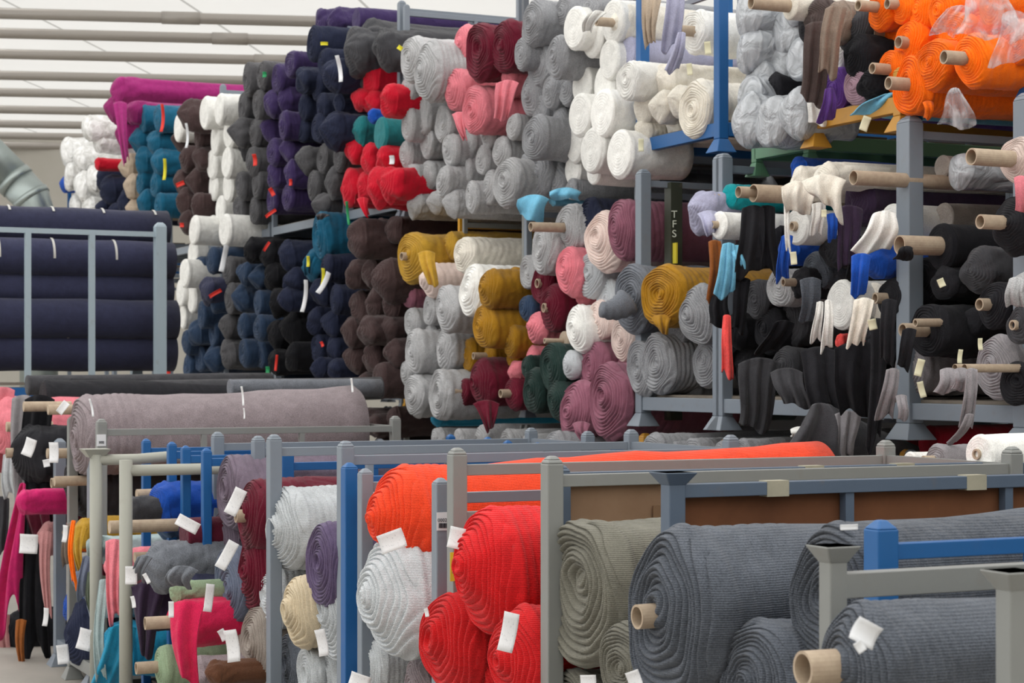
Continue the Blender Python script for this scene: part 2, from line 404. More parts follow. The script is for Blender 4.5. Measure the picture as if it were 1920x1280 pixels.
# ---------------------------------------------------------------- racks
GREY = paint('grey', rgb(126, 135, 146)); DGREY = paint('dark_grey', rgb(92, 98, 106)); LGREY = paint('warm_grey', rgb(134, 136, 134))
BLUE = paint('blue', rgb(20, 90, 152), wear=.1); OCHRE = paint('ochre', rgb(190, 138, 50)); GREEN = paint('green', rgb(96, 140, 110)); YEL = paint('yellow', rgb(214, 158, 34))
BGREY = paint('blue_grey', rgb(84, 98, 116), wear=.4)
def post_mb(base, z0, z1, w, cap, foot):
    m = MB(); p = np.array(base, float)
    zf = z0+(.07 if foot else 0)
    m.frustum(p, w, w, zf, z1)
    if cap == 'point': m.frustum(p, w, w*.35, z1, z1+w*.35)
    elif cap == 'round':
        m.frustum(p, w, w*.8, z1, z1+w*.22); m.frustum(p, w*.8, w*.4, z1+w*.22, z1+w*.42)
    elif cap == 'cup':
        m.frustum(p, w, w*2.0, z1-.005, z1+.03); m.frustum(p, w*2.0, w*1.8, z1+.03, z1+.024)
    if foot: m.frustum(p, w*2.1, w, z0, zf)
    return m
def rack(pl, pr, z0, z1, d, c, label, depth_=1.66, w=.06, cap='round', cap2=None, foot=True, rails=('top',), bars=2, deck=True, group=None, midrail=False, pw=None, top_front=False, rear=True, deckmat=None, tilt=0, rw=.03, rh=.035, ro=.05):
    """post-pallet whose open front stands in the plane d between image columns pl and pr"""
    A = pt(pl, HOR, d); B = pt(pr, HOR, d); A[2] = B[2] = 0
    ctr = (A+B)/2+PV*depth_/2
    w *= .75; root = empty('stacking_rack', (ctr[0], ctr[1], z0), label, 'rack', group)
    bpy.context.view_layer.update()
    cs = [A, B]+([A+PV*depth_, B+PV*depth_] if rear else [])
    for i_, p in enumerate(cs): post_mb(p, z0, z1, w, cap2 if cap2 and i_ % 2 else cap, foot).build('post', c, root, bevel=.004)
    zb = z0+.12
    m = MB()
    m.bar((*A[:2], zb), (*B[:2], zb), .045, .07); m.bar((*(A+PV*depth_)[:2], zb), (*(B+PV*depth_)[:2], zb), .045, .07)
    for q in (A, B): m.bar((*q[:2], zb), (*(q+PV*depth_)[:2], zb), .045, .07)
    m.build('base_frame', c, root, bevel=.003)
    if deck:
        m = MB(); a = A+PV*.02; b = B+PV*.02
        for k in range(7):
            q = depth_*(k+.5)/7
            m.bar((*(A+PV*q)[:2], zb+.04), (*(B+PV*q)[:2], zb+.04), .19, .018)
        m.build('deck', deckmat or DECK, root)
    zt = z1-ro
    for q in (A, B):
        m = MB(); m.bar((*(q+PV*w*.4)[:2], zt), (*(q+PV*(depth_-w*.4))[:2], zt), rw, rh); m.build('top_rail', c, root, bevel=.002)
        if midrail:
            m = MB(); zm = z1-.2; m.bar((*(q+PV*w*.4)[:2], zm), (*(q+PV*(depth_-w*.4))[:2], zm), rw, rh); m.build('middle_rail', c, root, bevel=.002)
        for k in range(bars):
            t = depth_*(k+1)/(bars+1)
            m = MB(); m.bar((*(q+PV*t)[:2], zb), (*(q+PV*t)[:2], zt), .028); m.build('upright_bar', c, root)
    if rear:
        m = MB(); m.bar((*(A+PV*depth_)[:2], zt), (*(B+PV*depth_)[:2], zt), .03, .035); m.build('rear_rail', c, root)
    return root
def side_frame(px, z1, d, c, label, depth_=1.66, w=.05, cap='point', bars=3):
    """one long side of a rack: front and rear post, rails and bars"""
    A = pt(px, HOR, d); A[2] = 0; root = empty('stacking_rack', A+PV*depth_/2, label, 'rack')
    for p in (A, A+PV*depth_): post_mb(p, 0, z1, w, cap, True).build('post', c, root, bevel=.004)
    for nm, z, h in (('base_frame', .12, .07), ('top_rail', z1-.05, .035)):
        m = MB(); m.bar((*A[:2], z), (*(A+PV*depth_)[:2], z), .03, h); m.build(nm, c, root, bevel=.002)
    for k in range(bars):
        t = depth_*(k+1)/(bars+1); m = MB(); m.bar((*(A+PV*t)[:2], .12), (*(A+PV*t)[:2], z1-.05), .028); m.build('upright_bar', c, root)
    return root
DECK = board('deck', rgb(96, 88, 80), rgb(130, 120, 108), 6)


# ================================================================ the hall
def struct(o): o['kind'] = 'structure'; return o
m = MB(); m.add([(-60, -12, 0), (40, -12, 0), (40, 70, 0), (-60, 70, 0)], [(0, 1, 2, 3)])
struct(m.build('floor', board('concrete', rgb(150, 145, 138), rgb(172, 166, 158), 1.2, .7), origin=(0, 0, 0)))
EAVE = 6.9
def roof_mat(opaque):
    m, nt, b = nodes_of('roof_membrane'); L = nt.links.new
    tc = N(nt, 'ShaderNodeTexCoord'); sx = N(nt, 'ShaderNodeSeparateXYZ'); L(tc.outputs['Object'], sx.inputs[0])
    a = N(nt, 'ShaderNodeMath', operation='MULTIPLY_ADD'); L(sx.outputs['Y'], a.inputs[0]); a.inputs[1].default_value = -.122; L(sx.outputs['X'], a.inputs[2])
    a1 = N(nt, 'ShaderNodeMath', operation='ADD'); L(a.outputs[0], a1.inputs[0]); a1.inputs[1].default_value = 60.27
    a2 = N(nt, 'ShaderNodeMath', operation='MODULO'); L(a1.outputs[0], a2.inputs[0]); a2.inputs[1].default_value = 2.6
    a3 = N(nt, 'ShaderNodeMath', operation='LESS_THAN'); L(a2.outputs[0], a3.inputs[0]); a3.inputs[1].default_value = .05
    n = N(nt, 'ShaderNodeTexNoise'); n.inputs['Scale'].default_value = .5; n.inputs['Detail'].default_value = 5; L(tc.outputs['Object'], n.inputs['Vector'])
    mr = N(nt, 'ShaderNodeMapRange'); mr.inputs[3].default_value = .74; mr.inputs[4].default_value = .84; L(n.outputs['Fac'], mr.inputs[0])
    mix = N(nt, 'ShaderNodeMix', data_type='RGBA'); L(a3.outputs[0], mix.inputs[0]); mix.inputs[7].default_value = (.45, .44, .42, 1)
    vm = N(nt, 'ShaderNodeVectorMath', operation='SCALE'); vm.inputs[0].default_value = (1, .985, .96); L(mr.outputs[0], vm.inputs['Scale']); L(vm.outputs[0], mix.inputs[6])
    t = N(nt, 'ShaderNodeBsdfTranslucent'); L(mix.outputs[2], t.inputs['Color']); d = N(nt, 'ShaderNodeBsdfDiffuse'); L(mix.outputs[2], d.inputs['Color'])
    ms = N(nt, 'ShaderNodeMixShader'); ms.inputs[0].default_value = opaque; L(t.outputs[0], ms.inputs[1]); L(d.outputs[0], ms.inputs[2])
    L(ms.outputs[0], nt.nodes['Material Output'].inputs['Surface'])
    return m
zr = EAVE+.25
def roof(name, y0, y1, tr):
    m = MB(); m.add([(-60, y0, zr), (40, y0, zr), (40, y1, zr), (-60, y1, zr)], [(0, 3, 2, 1)])
    struct(m.build(name, roof_mat(tr), origin=(0, 0, 0)))
roof('ceiling', 22, 70, .62)
roof('ceiling', -12, 22, .12)  # near panel, out of view, made clearer to light the racks from above
WALLM = board('plaster', rgb(196, 192, 182), rgb(206, 202, 194), .6, .9)
def wall(name, a, b, z, mat=WALLM, t=.2, z0=0):
    m = MB(); a = np.array((*a, 0.)); b = np.array((*b, 0.)); m.bar(a+ZV*(z0+z)/2, b+ZV*(z0+z)/2, t, z-z0)
    return struct(m.build(name, mat))
wall('wall_back', (-40, 44), (25, 44), zr)
wall('wall_right', (14, -2), (14, 44), zr)
wall('wall_front', (-14, -8), (14, -8), zr)
c1 = PV*8.1-DV*3; c2 = PV*8.1+DV*20
wall('dark_backing', (c1[0], c1[1]), (c2[0], c2[1]), 4.0, board('gap_dark', rgb(58, 56, 58), rgb(70, 68, 68), 2), .1)  # added dark sheet hiding the far wall, so gaps between rolls look shaded

# long lamp tubes and purlins under the membrane, nearly square to the view
ang = math.radians(8.2); TD = np.array([math.cos(ang), math.sin(ang), 0])
PIPE = paint('purlin', rgb(178, 172, 166), rough=.35, metal=.35, wear=.1)
for i, y0 in enumerate((25, 62, 101, 141, 173, 205, 232, 254, 272)):
    zt = EAVE; Y = (zt-CAMZ)*F/(HOR-y0); X = -960/F*Y
    p = np.array([X, Y, zt])-TD*3; r_ = .082
    mm = MB(); seg = [p+TD*5.3*k for k in range(8)]
    mm.tube(seg, r_, 16)
    root = empty('ceiling_pipe', p, 'pale metal pipe under the white roof, %s from the front' % ORD[i].replace('top', 'nearest'), 'pipe', 'parallel pipes under the roof')
    mm.build('pipe', PIPE, root, smooth=True)
    for k in range(1, 8, 1):
        q = p+TD*(5.3*k+(i*.9) % 3); s = MB(); s.tube([q, q+TD*.55], r_*1.16, 16); s.build('sleeve', PIPE, root, smooth=True)
# galvanised duct elbow
GALV = paint('galvanised', rgb(160, 170, 168), rough=.35, metal=.7, wear=.1)
Yd = 24.; mm = MB()
def at(px, py, Y): return np.array([(px-960)/F*Y, Y, CAMZ+(HOR-py)*Y/F])
rootd = empty('ventilation_duct', at(75, 400, Yd), 'galvanised round duct bending down at the left edge', 'duct')
mm.tube([at(-230, 110, Yd), at(-60, 250, Yd), at(30, 340, Yd)], .235, 24); mm.build('duct', GALV, rootd, smooth=True)
mm = MB(); mm.tube([at(30, 340, Yd), at(60, 372, Yd), at(72, 410, Yd), at(74, 1150, Yd)], .235, 24); mm.build('elbow', GALV, rootd, smooth=True)
for a, b in (((24, 334), (34, 344)), ((55, 366), (62, 376)), ((70, 402), (73, 414))):
    mm = MB(); mm.tube([at(*a, Yd), at(*b, Yd)], .245, 24); mm.build('seam_ring', GALV, rootd, smooth=True)

# ================================================================ back row: racks
BD = 5.3
def brack(pl, pr, lv, c, label, **kw):
    z = {0: (0, 1.36), 1: (1.42, 2.76), 2: (2.82, 4.30)}[lv]
    return rack(pl, pr, kw.pop('z0', z[0]), kw.pop('z1', z[1]), kw.pop('d', BD), c, label, **kw)
brack(1703, 1935, 2, BLUE, 'blue stacking rack carrying the orange rolls, top right', pw=.07, d=5.22)
brack(1205, 1352, 2, BLUE, 'blue stacking rack holding cream rolls, top level', w=.075, d=5.13, midrail=True)
brack(1530, 1690, 2, OCHRE, 'low ochre stacking rack under the purple roll and tan cloth', d=5.06, z0=2.74, z1=3.0, bars=0, w=.07)
brack(1420, 1518, 2, GREEN, 'low green stacking rack under the plastic wrapped silver rolls', d=5.2, z0=2.68, z1=2.94, bars=0)
brack(985, 1195, 2, DGREY, 'dark grey stacking rack under the tall white rolls, top level', w=.05)
brack(762, 975, 2, GREY, 'grey stacking rack holding light grey and pink rolls, top level', w=.055, z1=4.38)
brack(655, 753, 2, GREY, 'grey stacking rack holding bright red rolls, top level', w=.07, z1=4.42)
brack(515, 648, 2, GREY, 'grey stacking rack holding violet and navy rolls, top level')
brack(424, 508, 2, GREY, 'grey stacking rack holding charcoal rolls, top level', foot=True)
brack(318, 418, 2, GREY, 'grey stacking rack with white and brown rolls, top level', z1=4.42, w=.07)
brack(1708, 1925, 1, GREY, 'grey stacking rack with heavy posts below the orange rolls', w=.1, d=5.0)
brack(1358, 1700, 1, GREY, 'grey stacking rack draped with black fabric, middle level', w=.085, d=5.0)
brack(1206, 1352, 1, GREY, 'grey stacking rack with large ochre roll, middle level', w=.085, d=5.0)
brack(990, 1198, 1, GREY, 'grey stacking rack with mauve and burgundy rolls, middle level', w=.055)
brack(872, 984, 1, LGREY, 'grey stacking rack with ochre rolls over burgundy, middle level', w=.04)
brack(762, 864, 1, YEL, 'yellow stacking rack around the light grey rolls, middle level', w=.045)
brack(645, 755, 1, GREY, 'grey stacking rack filled with brown rolls, middle level', w=.05)
brack(520, 638, 1, GREY, 'grey stacking rack filled with dark navy rolls, middle level')
brack(424, 514, 1, GREY, 'grey stacking rack with blue and charcoal rolls, middle level')
brack(320, 418, 1, GREY, 'grey stacking rack with white and denim blue rolls, middle level')
brack(1210, 1364, 0, OCHRE, 'ochre stacking rack on the floor below the grey knit rolls', w=.075, foot=True, d=5.0)
brack(1372, 1700, 0, OCHRE, 'ochre stacking rack on the floor below the black drapes', w=.06, d=5.0)
brack(990, 1200, 0, LGREY, 'light grey stacking rack on the floor below mauve rolls', w=.05)
brack(762, 980, 0, LGREY, 'light grey stacking rack on the floor below burgundy rolls', w=.05)
brack(1708, 1925, 0, GREY, 'grey stacking rack on the floor holding dark red rolls', d=5.0)
for a, b, t in ((645, 755, 'brown'), (520, 638, 'dark navy'), (424, 514, 'blue and charcoal'), (320, 418, 'denim blue')):
    brack(a, b, 0, GREY, 'grey stacking rack on the floor under the %s rolls' % t)
brack(130, 200, 2, BLUE, 'blue stacking rack with bagged white rolls at the far end', z0=2.9, z1=4.1)
brack(215, 310, 2, GREY, 'grey stacking rack with teal rolls at the far end', z0=2.9, z1=4.1)
for a, b, t in ((130, 200, 'bagged white'), (215, 310, 'teal')):
    brack(a, b, 1, GREY, 'grey middle rack beneath the %s rolls, far end' % t, z1=2.84)
    brack(a, b, 0, GREY, 'grey floor rack beneath the %s rolls, far end' % t)

# ================================================================ back row: rolls, far end first
cluster('white bagged', 'far left by the duct', 'w:white', 'wrap', '165,240,52 125,285,58 150,300,56 185,265,50 128,330,54 152,350,62 172,335,56 140,385,50 168,390,48')
roll(120, 345, 34, 'royal', 'lump', label='small bright blue bundle beside the bagged white rolls')
roll(183, 308, 26, 'red', 'lump', label='small red bundle beside the bagged white rolls', o=-.2)
cluster('navy', 'between bagged white and teal rolls', 'navy', 'lump', '190,335,44 206,355,60 232,380,46 192,392,40 212,398,40')
cluster('sand coloured', 'left of the teal rolls', 'sand', 'gather', '240,312,48 244,350,48 250,392,40')
a = roll(222, 172, 58, 'magenta', 'lump', L=2.6, o=-.2, label='long magenta roll lying over the top of the far rolls')
a = roll(212, 205, 55, 'magenta', 'gather', o=-.2, label='magenta roll under the long one, at the left')
drape(225, 190, 26, 238, 305, 10, 'magenta', 4.9, par=a)
roll(250, 212, 50, 'magenta', 'lump', L=2.2, label='magenta roll under the long one, second from left')
roll(232, 250, 52, 'magenta', 'gather', label='lowest magenta roll, beside the teal rolls')
cluster('teal', 'far left, below the magenta rolls', 'teal', 'rand', '268,222,56 298,222,56 262,262,52 290,268,54 268,302,52 296,305,54 264,340,52 292,345,54 272,380,50 298,385,50', o=-.05)
cluster('dark brown', 'far left, behind a grey post', 'brown', 'rand', '353,218,62,f 342,262,52 372,255,50 348,300,52 374,298,50 340,340,52 366,342,52 345,380,52 372,385,50 348,418,48 375,425,46')
roll(333, 240, 55, 'white', 'clean', o=-.12, label='small white roll by the grey post, left of brown')
cluster('white', 'tall white stack left of charcoal', 'white', 'clean', '383,212,62,f 410,205,62,f 402,262,60 428,250,58 396,308,58 424,305,60 398,350,56 426,350,58 385,392,58 412,395,56', pleat=.1)
cluster('white', 'foot of the tall white stack', 'white', 'clean', '362,432,56,f 395,430,54 420,432,62,f 360,478,54 345,512,56,f 338,548,54 358,560,56 342,592,50')
cluster('charcoal', 'left of the violet rolls, top level', 'charcoal', 'rand', '465,148,62 492,140,58 456,200,60 484,196,58 450,250,58 478,250,60 445,300,58 474,302,58 452,348,56 482,345,58 448,392,54 478,395,54')
cluster('dark violet', 'left of the navy rolls, top level', 'violet', 'rand', '520,148,56 545,120,56 508,196,56 536,186,54 505,240,54 532,235,54 512,286,54 540,282,54 515,330,54 544,325,52 510,375,54 540,370,54')
cluster('dark violet', 'topmost, above the navy rolls', 'violet', 'lump', '602,42,54 632,40,56 640,78,50', o=.02)
cluster('navy', 'top level, left of the red rolls', 'navy', 'rand', '588,82,66,f 610,118,60,f 568,150,60 596,160,56 628,140,76,f 572,200,54 604,202,58 636,196,44 566,242,58 598,240,62 626,244,78,f')
cluster('charcoal', 'below the navy rolls, top level', 'charcoal', 'rand', '572,300,60 605,298,58 636,292,56 588,348,60 622,342,58 604,385,54', o=-.06)
roll(668, 95, 96, 'graphite', 'gather', o=-.15, label='dark grey roll with folded end above the red rolls, leftmost')
roll(694, 78, 84, 'graphite', 'lump', L=2.0, label='dark grey roll above the red rolls, second from left')
roll(722, 92, 84, 'graphite', 'lump', o=-.1, L=2.3, label='long dark grey roll above the red rolls, against the post')
roll(680, 138, 56, 'graphite', 'gather', label='small dark grey roll hanging just above the red rolls')
roll(668, 38, 48, 'violet', 'clean', L=1.62, o=.02, label='long dark violet roll behind the top rail', yaw=0, pitch=.02)
cluster('bright red', 'upper part, over the teal green rolls', 'red', 'lump', '695,148,70 674,186,54 700,192,56 730,190,70,f')
roll(674, 245, 56, 'tealgreen', 'lump', o=-.1, label='teal green roll among red rolls, left one')
roll(712, 250, 62, 'tealgreen', 'clean', o=-.14, label='larger teal green roll among red rolls, right one')
roll(698, 218, 30, 'royal', 'lump', o=-.12, label='small blue roll squeezed between the red rolls')
cluster('bright red', 'lower part, under the teal green rolls', 'red', 'lump', '660,282,58 690,298,58 722,300,60 656,352,72 684,350,64 708,350,78,f 733,345,80,f')
drape(680, 370, 24, 690, 405, 6, 'red', 5.0, par=nearest(684, 350))
drape(605, 400, 26, 600, 412, 8, 'charcoal', 5.0)
# light grey and pink, top level
cluster('light grey', 'top level, left of the white rolls', 'lgrey', 'coil',
        '772,110,92,f 803,135,108,pf 764,172,58 832,140,82 790,215,80,p 765,232,62 832,232,76,p 762,290,58 800,268,62 845,282,66,p 878,268,58,p 915,250,58 962,238,52 772,338,66 802,330,60 832,340,62 868,322,62,p 905,300,58 940,285,64 778,384,52,g 818,378,50,g 848,382,52,g 885,368,60,p 918,352,62,p 950,342,100,f')
roll(870, 82, 74, 'pink', 'coil', L=1.7, pleat=1, o=-.02, label='pink knit roll behind the top burgundy rolls')
roll(857, 168, 88, 'pink', 'coil', o=-.12, label='pink knit roll left of the lighter big one')
roll(890, 207, 96, 'pink', 'coil', pleat=1, o=-.2, label='big pink knit roll hanging over light grey rolls')
roll(955, 150, 60, 'pink', 'gather', pleat=1, o=-.05, label='pink knit roll at the right under burgundy')
drape(952, 150, 44, 940, 222, 30, 'pink', 4.97, folds=4, amp=.03)
drape(862, 210, 30, 872, 262, 8, 'pink', 5.0)
roll(898, 95, 112, 'burgundy', 'coil', pleat=1, o=-.2, label='burgundy knit roll above the pink rolls, left of two')
roll(945, 88, 104, 'burgundy', 'coil', pleat=1, o=-.15, label='burgundy knit roll above the pink rolls, right of two')
cluster('grey knit', 'between pink and white rolls', 'mgrey', 'coil',
        '1000,42,88 1030,40,74 1057,22,60 978,100,62 1012,122,88 1044,108,82,f 1070,112,66 998,178,84 1034,172,66 1062,170,60 1012,208,60 1050,230,60 1002,258,88,f 1040,268,66 986,318,60 1012,330,84 1046,338,66 1070,355,40')
roll(1110, 12, 60, 'mgrey', 'coil', o=-.15, label='grey knit roll at the top edge above white rolls')
cluster('white', 'big stack left of the blue rack', 'white', 'clean',
        '1076,52,84,f 1108,68,80 1148,40,84 1100,112,82 1140,112,78 1090,160,76 1130,160,80 1178,152,78,of 1086,215,84,f 1128,212,92,f 1166,208,70 1076,272,70 1108,282,88,f 1160,288,92,f 1072,318,60 1112,322,50', pleat=.1, L=.4)
drape(1120, 20, 36, 1100, 60, 20, 'white', 4.9)
a = roll(1168, 45, 66, 'cream', 'gather', tube=.1, o=-.1, label='off-white knit roll with twisted paper at its end')
roll(1175, 100, 62, 'lilac', 'clean', o=-.1, label='smooth pale lilac roll under the off-white knit')
drape(1222, -10, 40, 1220, 85, 18, 'sand', 4.95, folds=4)
cluster('cream', 'crumpled, in the blue rack', 'cream', 'gather', '1212,150,66 1246,150,66 1206,200,62 1238,200,62 1272,190,62 1208,243,52 1236,242,54 1266,240,50', pleat=.8)
roll(1302, 204, 108, 'cream', 'coil', o=-.12, L=1.4, label='large cream coil in the blue rack')
a = roll(1302, 60, 84, 'white', 'coil', tube=.16, L=1.4, o=-.05, pleat=1, label='white roll on cardboard tube in the blue rack')
drape(1268, -20, 32, 1262, 90, 36, 'lilac', 4.9, folds=3, par=a); drape(1278, 60, 14, 1262, 132, 26, 'lilac', 4.88, par=a)
cluster('silver grey', 'wrapped in clear film, top level', 'w:silver', 'wrap', '1402,28,80 1434,24,76 1472,60,84 1402,95,82 1438,88,80 1422,150,84 1462,120,72 1494,112,76 1404,176,70 1400,228,98,f 1446,228,98,f 1490,212,96,f 1486,20,60', L=.3)
roll(1452, 160, 52, 'black', 'lump', o=-.05, label='black roll between the film wrapped silver rolls')
a = roll(1480, 12, 52, 'cream', 'clean', tube=.2, o=-.25, tr=.03, label='short cream roll on a tube above film wrapped rolls')
# cloth of browns, purple, mauve
a = roll(1532, 35, 84, 'dbrown', 'lump', o=-.15, label='dark brown roll with long hanging end')
drape(1535, 40, 50, 1518, 190, 44, 'dbrown', 4.92, par=a, folds=4, amp=.025)
a = roll(1515, 50, 60, 'black', 'lump', o=-.1, label='black roll left of the dark brown hanging cloth')
a = roll(1572, 40, 80, 'taupe', 'lump', o=-.18, label='taupe roll with end hanging over white cloth')
drape(1568, 10, 40, 1547, 140, 36, 'taupe', 4.9, par=a, folds=3, amp=.035)
roll(1580, 95, 64, 'white', 'lump', o=-.08, label='white cloth roll between taupe and black rolls')
drape(1528, 170, 22, 1530, 232, 34, 'white', 5.0)
roll(1604, 52, 100, 'graphite', 'lump', o=-.12, label='dark grey roll left of the orange rolls, upper')
roll(1612, 110, 96, 'nblack', 'lump', o=-.16, label='black roll beside the orange rolls')
a = roll(1566, 172, 86, 'purple', 'coil', pleat=1, o=-.14, label='bright purple roll with trailing end')
drape(1556, 165, 16, 1552, 226, 34, 'purple', 4.95, par=a)
roll(1606, 162, 80, 'dusk', 'coil', pleat=.6, o=-.17, label='dusty mauve roll right of the purple one')
roll(1636, 158, 72, 'nblack', 'lump', o=-.17, label='small black roll over the light blue sheet')
a = roll(1640, 205, 36, 'skyblue', 'lump', o=-.06, label='light blue sheet tucked under black and mauve rolls')
drape(1670, 175, 42, 1625, 218, 90, 'skyblue', 5.06, par=a, folds=2, amp=.05)
# orange
cluster('orange', 'in the top right rack', 'orange', 'coil',
        '1652,15,80,T 1690,10,76,t 1728,18,80 1768,20,84 1812,10,80 1862,12,80 1905,15,80 1667,68,92,t 1705,82,90,t 1748,92,84 1788,62,84 1835,60,80 1882,66,84 1672,132,82,t 1708,160,112,Tf 1748,122,104,f 1778,118,80 1822,112,104,Tf 1868,112,80 1905,80,90', pleat=.6, L=1.4)
drape(1740, 190, 20, 1738, 222, 12, 'orange', 4.97)
# ---------------------------------------------------------------- middle level
cluster('denim blue', 'far left, below the white stack', 'bluedark', 'rand', '398,488,52 378,500,46 384,540,48 402,560,52 378,590,52 368,625,54 400,622,54 374,672,52 402,672,52 350,640,50 352,685,50')
roll(388, 545, 58, 'indigo', 'lump', o=-.2, label='dark indigo roll with a red strip, far left')
cluster('grey-brown', 'narrow column between blue rolls, far left', 'charcoal', 'rand', '428,508,56 432,560,58 428,612,58 430,664,58')
cluster('dark blue', 'left of the black rolls, middle level', 'bluedark', 'rand', '458,512,54 486,520,52 454,560,54 484,568,52 456,612,54 486,615,52 458,662,54 488,664,54')
cluster('black', 'beneath the violet rolls, middle level', 'nblack', 'lump', '470,468,50 504,478,54 510,520,54 520,568,54 548,615,72 518,628,58 548,670,54 514,678,50')
cluster('dark navy', 'beneath the violet rolls, middle level', 'navy', 'lump', '540,478,60 551,528,60 536,560,52')
roll(602, 442, 92, 'teal', 'coil', o=-.12, label='large teal roll below the charcoal rolls, upper of two')
a = roll(588, 498, 66, 'teal', 'lump', o=-.08, label='teal roll with loose end, lower of two')
drape(584, 480, 28, 578, 515, 12, 'teal', 5.0, par=a)
cluster('dark navy', 'left of the brown rolls, middle level', 'navy', 'rand', '612,502,56 634,512,56 600,548,58 630,560,58 592,600,58 622,608,56 594,652,56 626,655,56 598,690,48 628,692,48')
cluster('dark brown', 'left of the yellow rack, middle level', 'brown', 'lump', '672,450,72,f 704,440,70 738,432,58 664,515,60 724,525,78,f 692,512,56 672,575,66 700,568,58 736,572,60 656,622,60 690,620,66,f 728,618,60 664,672,62 700,672,62 738,662,56 712,712,66,f 682,722,52 742,712,54')
cluster('dim brown', 'on the floor rack below brown rolls', 'brown', 'lump', '738,790,56 700,798,52 668,788,50 716,838,50', d=5.25)
# yellow rack
a = roll(772, 482, 100, 'yellow', 'coil', L=1.2, o=-.22, pleat=1, yaw=.12, tube=.04, label='large golden yellow roll spilling over the yellow rack')
drape(800, 470, 34, 812, 533, 20, 'yellow', 4.94, par=a)
roll(845, 462, 62, 'yellow', 'coil', o=.0, pleat=1, label='golden yellow roll behind the large one')
roll(872, 478, 76, 'cream', 'coil', o=-.12, pleat=1, yaw=.06, label='upper cream ribbed roll beside the ochre rolls')
roll(885, 545, 98, 'white', 'coil', o=-.22, pleat=1, yaw=.05, NL=9, label='white coil with fine dark rings above ochre rolls')
roll(812, 526, 72, 'blush', 'cone', o=-.16, pleat=1, label='pale pink roll beside the golden yellow roll')
roll(766, 552, 54, 'mauve', 'coil', o=-.08, label='small mauve roll under the golden yellow roll')
cluster('ochre', 'over the burgundy rolls', 'ochre', 'coil', '918,542,82,f 962,530,60 872,605,62 908,612,90,f 952,590,66 958,640,60 878,665,62 918,668,52,t 962,675,50', pleat=.7)
cluster('light grey', 'in the yellow rack, middle level', 'lgrey', 'coil', '772,605,60,p 806,580,60,p 838,580,92,f 776,660,84,pf 806,640,60 838,655,84,p 778,742,88,pf 824,740,100,pf 762,700,50 806,705,50')
a = roll(905, 718, 94, 'burgundy', 'coil', o=-.2, label='large burgundy coil below the ochre rolls')
drape(912, 750, 50, 920, 806, 12, 'burgundy', 4.94, par=a)
roll(868, 735, 52, 'burgundy', 'coil', tube=.05, o=-.14, label='small burgundy roll with white tube end, left')
roll(962, 738, 62, 'burgundy', 'coil', tube=.06, o=-.1, label='burgundy roll with white tube end, right')
roll(966, 695, 46, 'pink', 'lump', o=-.08, label='small pink roll between ochre and burgundy')
# mauve rack
roll(1068, 428, 98, 'lgrey', 'coil', tube=.22, o=-.12, label='light grey coil on a cardboard tube beside navy')
roll(1106, 425, 104, 'navy', 'coil', o=-.08, label='navy coil right of a cardboard tube')
roll(1020, 465, 96, 'lgrey', 'coil', pleat=.6, o=-.2, label='light grey coil above the small burgundy roll')
roll(990, 510, 66, 'lgrey', 'coil', o=-.1, label='small light grey coil at the left post')
roll(1130, 452, 120, 'blush', 'coil', o=-.16, label='blush pink coil left of the large mauve roll')
roll(1168, 428, 112, 'mauve', 'coil', L=1.4, o=-.2, label='large mauve roll with ruffled edge, upper level of rack')
roll(1215, 480, 96, 'mauve', 'lump', L=1.3, o=.15, label='mauve roll behind the heavy grey post')
roll(1190, 545, 90, 'mauve', 'coil', o=.0, label='mauve roll behind the outstretched grey roll')
roll(1108, 515, 92, 'palegrey', 'coil', o=-.12, label='pale grey and white coil below the blush one')
roll(1138, 560, 76, 'palegrey', 'coil', o=-.08, label='smaller pale grey coil lower beside mauve cloth')
roll(1066, 508, 92, 'pink', 'coil', o=-.18, label='bright pink coil above the burgundy rolls')
roll(1092, 548, 56, 'pink', 'lump', o=-.06, label='small pink roll right of the bright pink coil')
roll(1016, 532, 78, 'burgundy', 'coil', tube=.02, o=-.1, label='burgundy coil right of the small grey coil')
roll(1034, 578, 90, 'burgundy', 'coil', tube=.02, o=-.16, label='large burgundy coil below the bright pink coil')
roll(1072, 570, 66, 'burgundy', 'coil', tube=.02, o=-.04, label='burgundy roll with tube mouth, right of the large one')
roll(988, 578, 54, 'bluedark', 'coil', o=-.12, label='small dark teal blue coil at the left post')
a = roll(1008, 615, 66, 'pink', 'cone', o=-.16, pleat=1, label='pink roll with pointed end under burgundy coils')
roll(1000, 670, 46, 'pink', 'lump', o=-.05, label='pink roll end beside the dark green rolls')
roll(1086, 616, 94, 'white', 'coil', o=-.18, label='bright white coil left of the blush coils')
roll(1122, 602, 84, 'blush', 'coil', o=-.12, label='blush coil right of the bright white coil')
roll(1166, 635, 86, 'blush', 'coil', o=-.1, label='blush coil below the outstretched grey roll')
roll(1150, 590, 46, 'blush', 'coil', o=-.02, label='small blush roll between two blush coils')
a = roll(1184, 558, 122, 'slate', 'coil', o=-.3, pleat=1, yaw=.1, label='slate grey roll with sleeve stretched out to the left')
def sleeve(a, p0, p1, r0, r1, c):
    m = MB(); A = pt(*p0); B = pt(*p1); n = 14; pts = []; rs = []
    for i in range(n): t = i/(n-1); pts.append(A+(B-A)*t-ZV*.02*math.sin(t*PI)); rs.append((r0+(r1-r0)*t)*(1+.07*math.sin(i*2.1)))
    m.tube(pts, rs, 20); V = np.array(m.V); Mi = np.array(a['M'].inverted()); V = V@Mi[:3, :3].T+Mi[:3, 3]
    return mesh_obj('loose_end', V, m.F, cloth_mat(c), a['o'], smooth=True)
sleeve(a, (1178, 565, 4.85), (1128, 580, 4.7), .075, .04, 'slate')
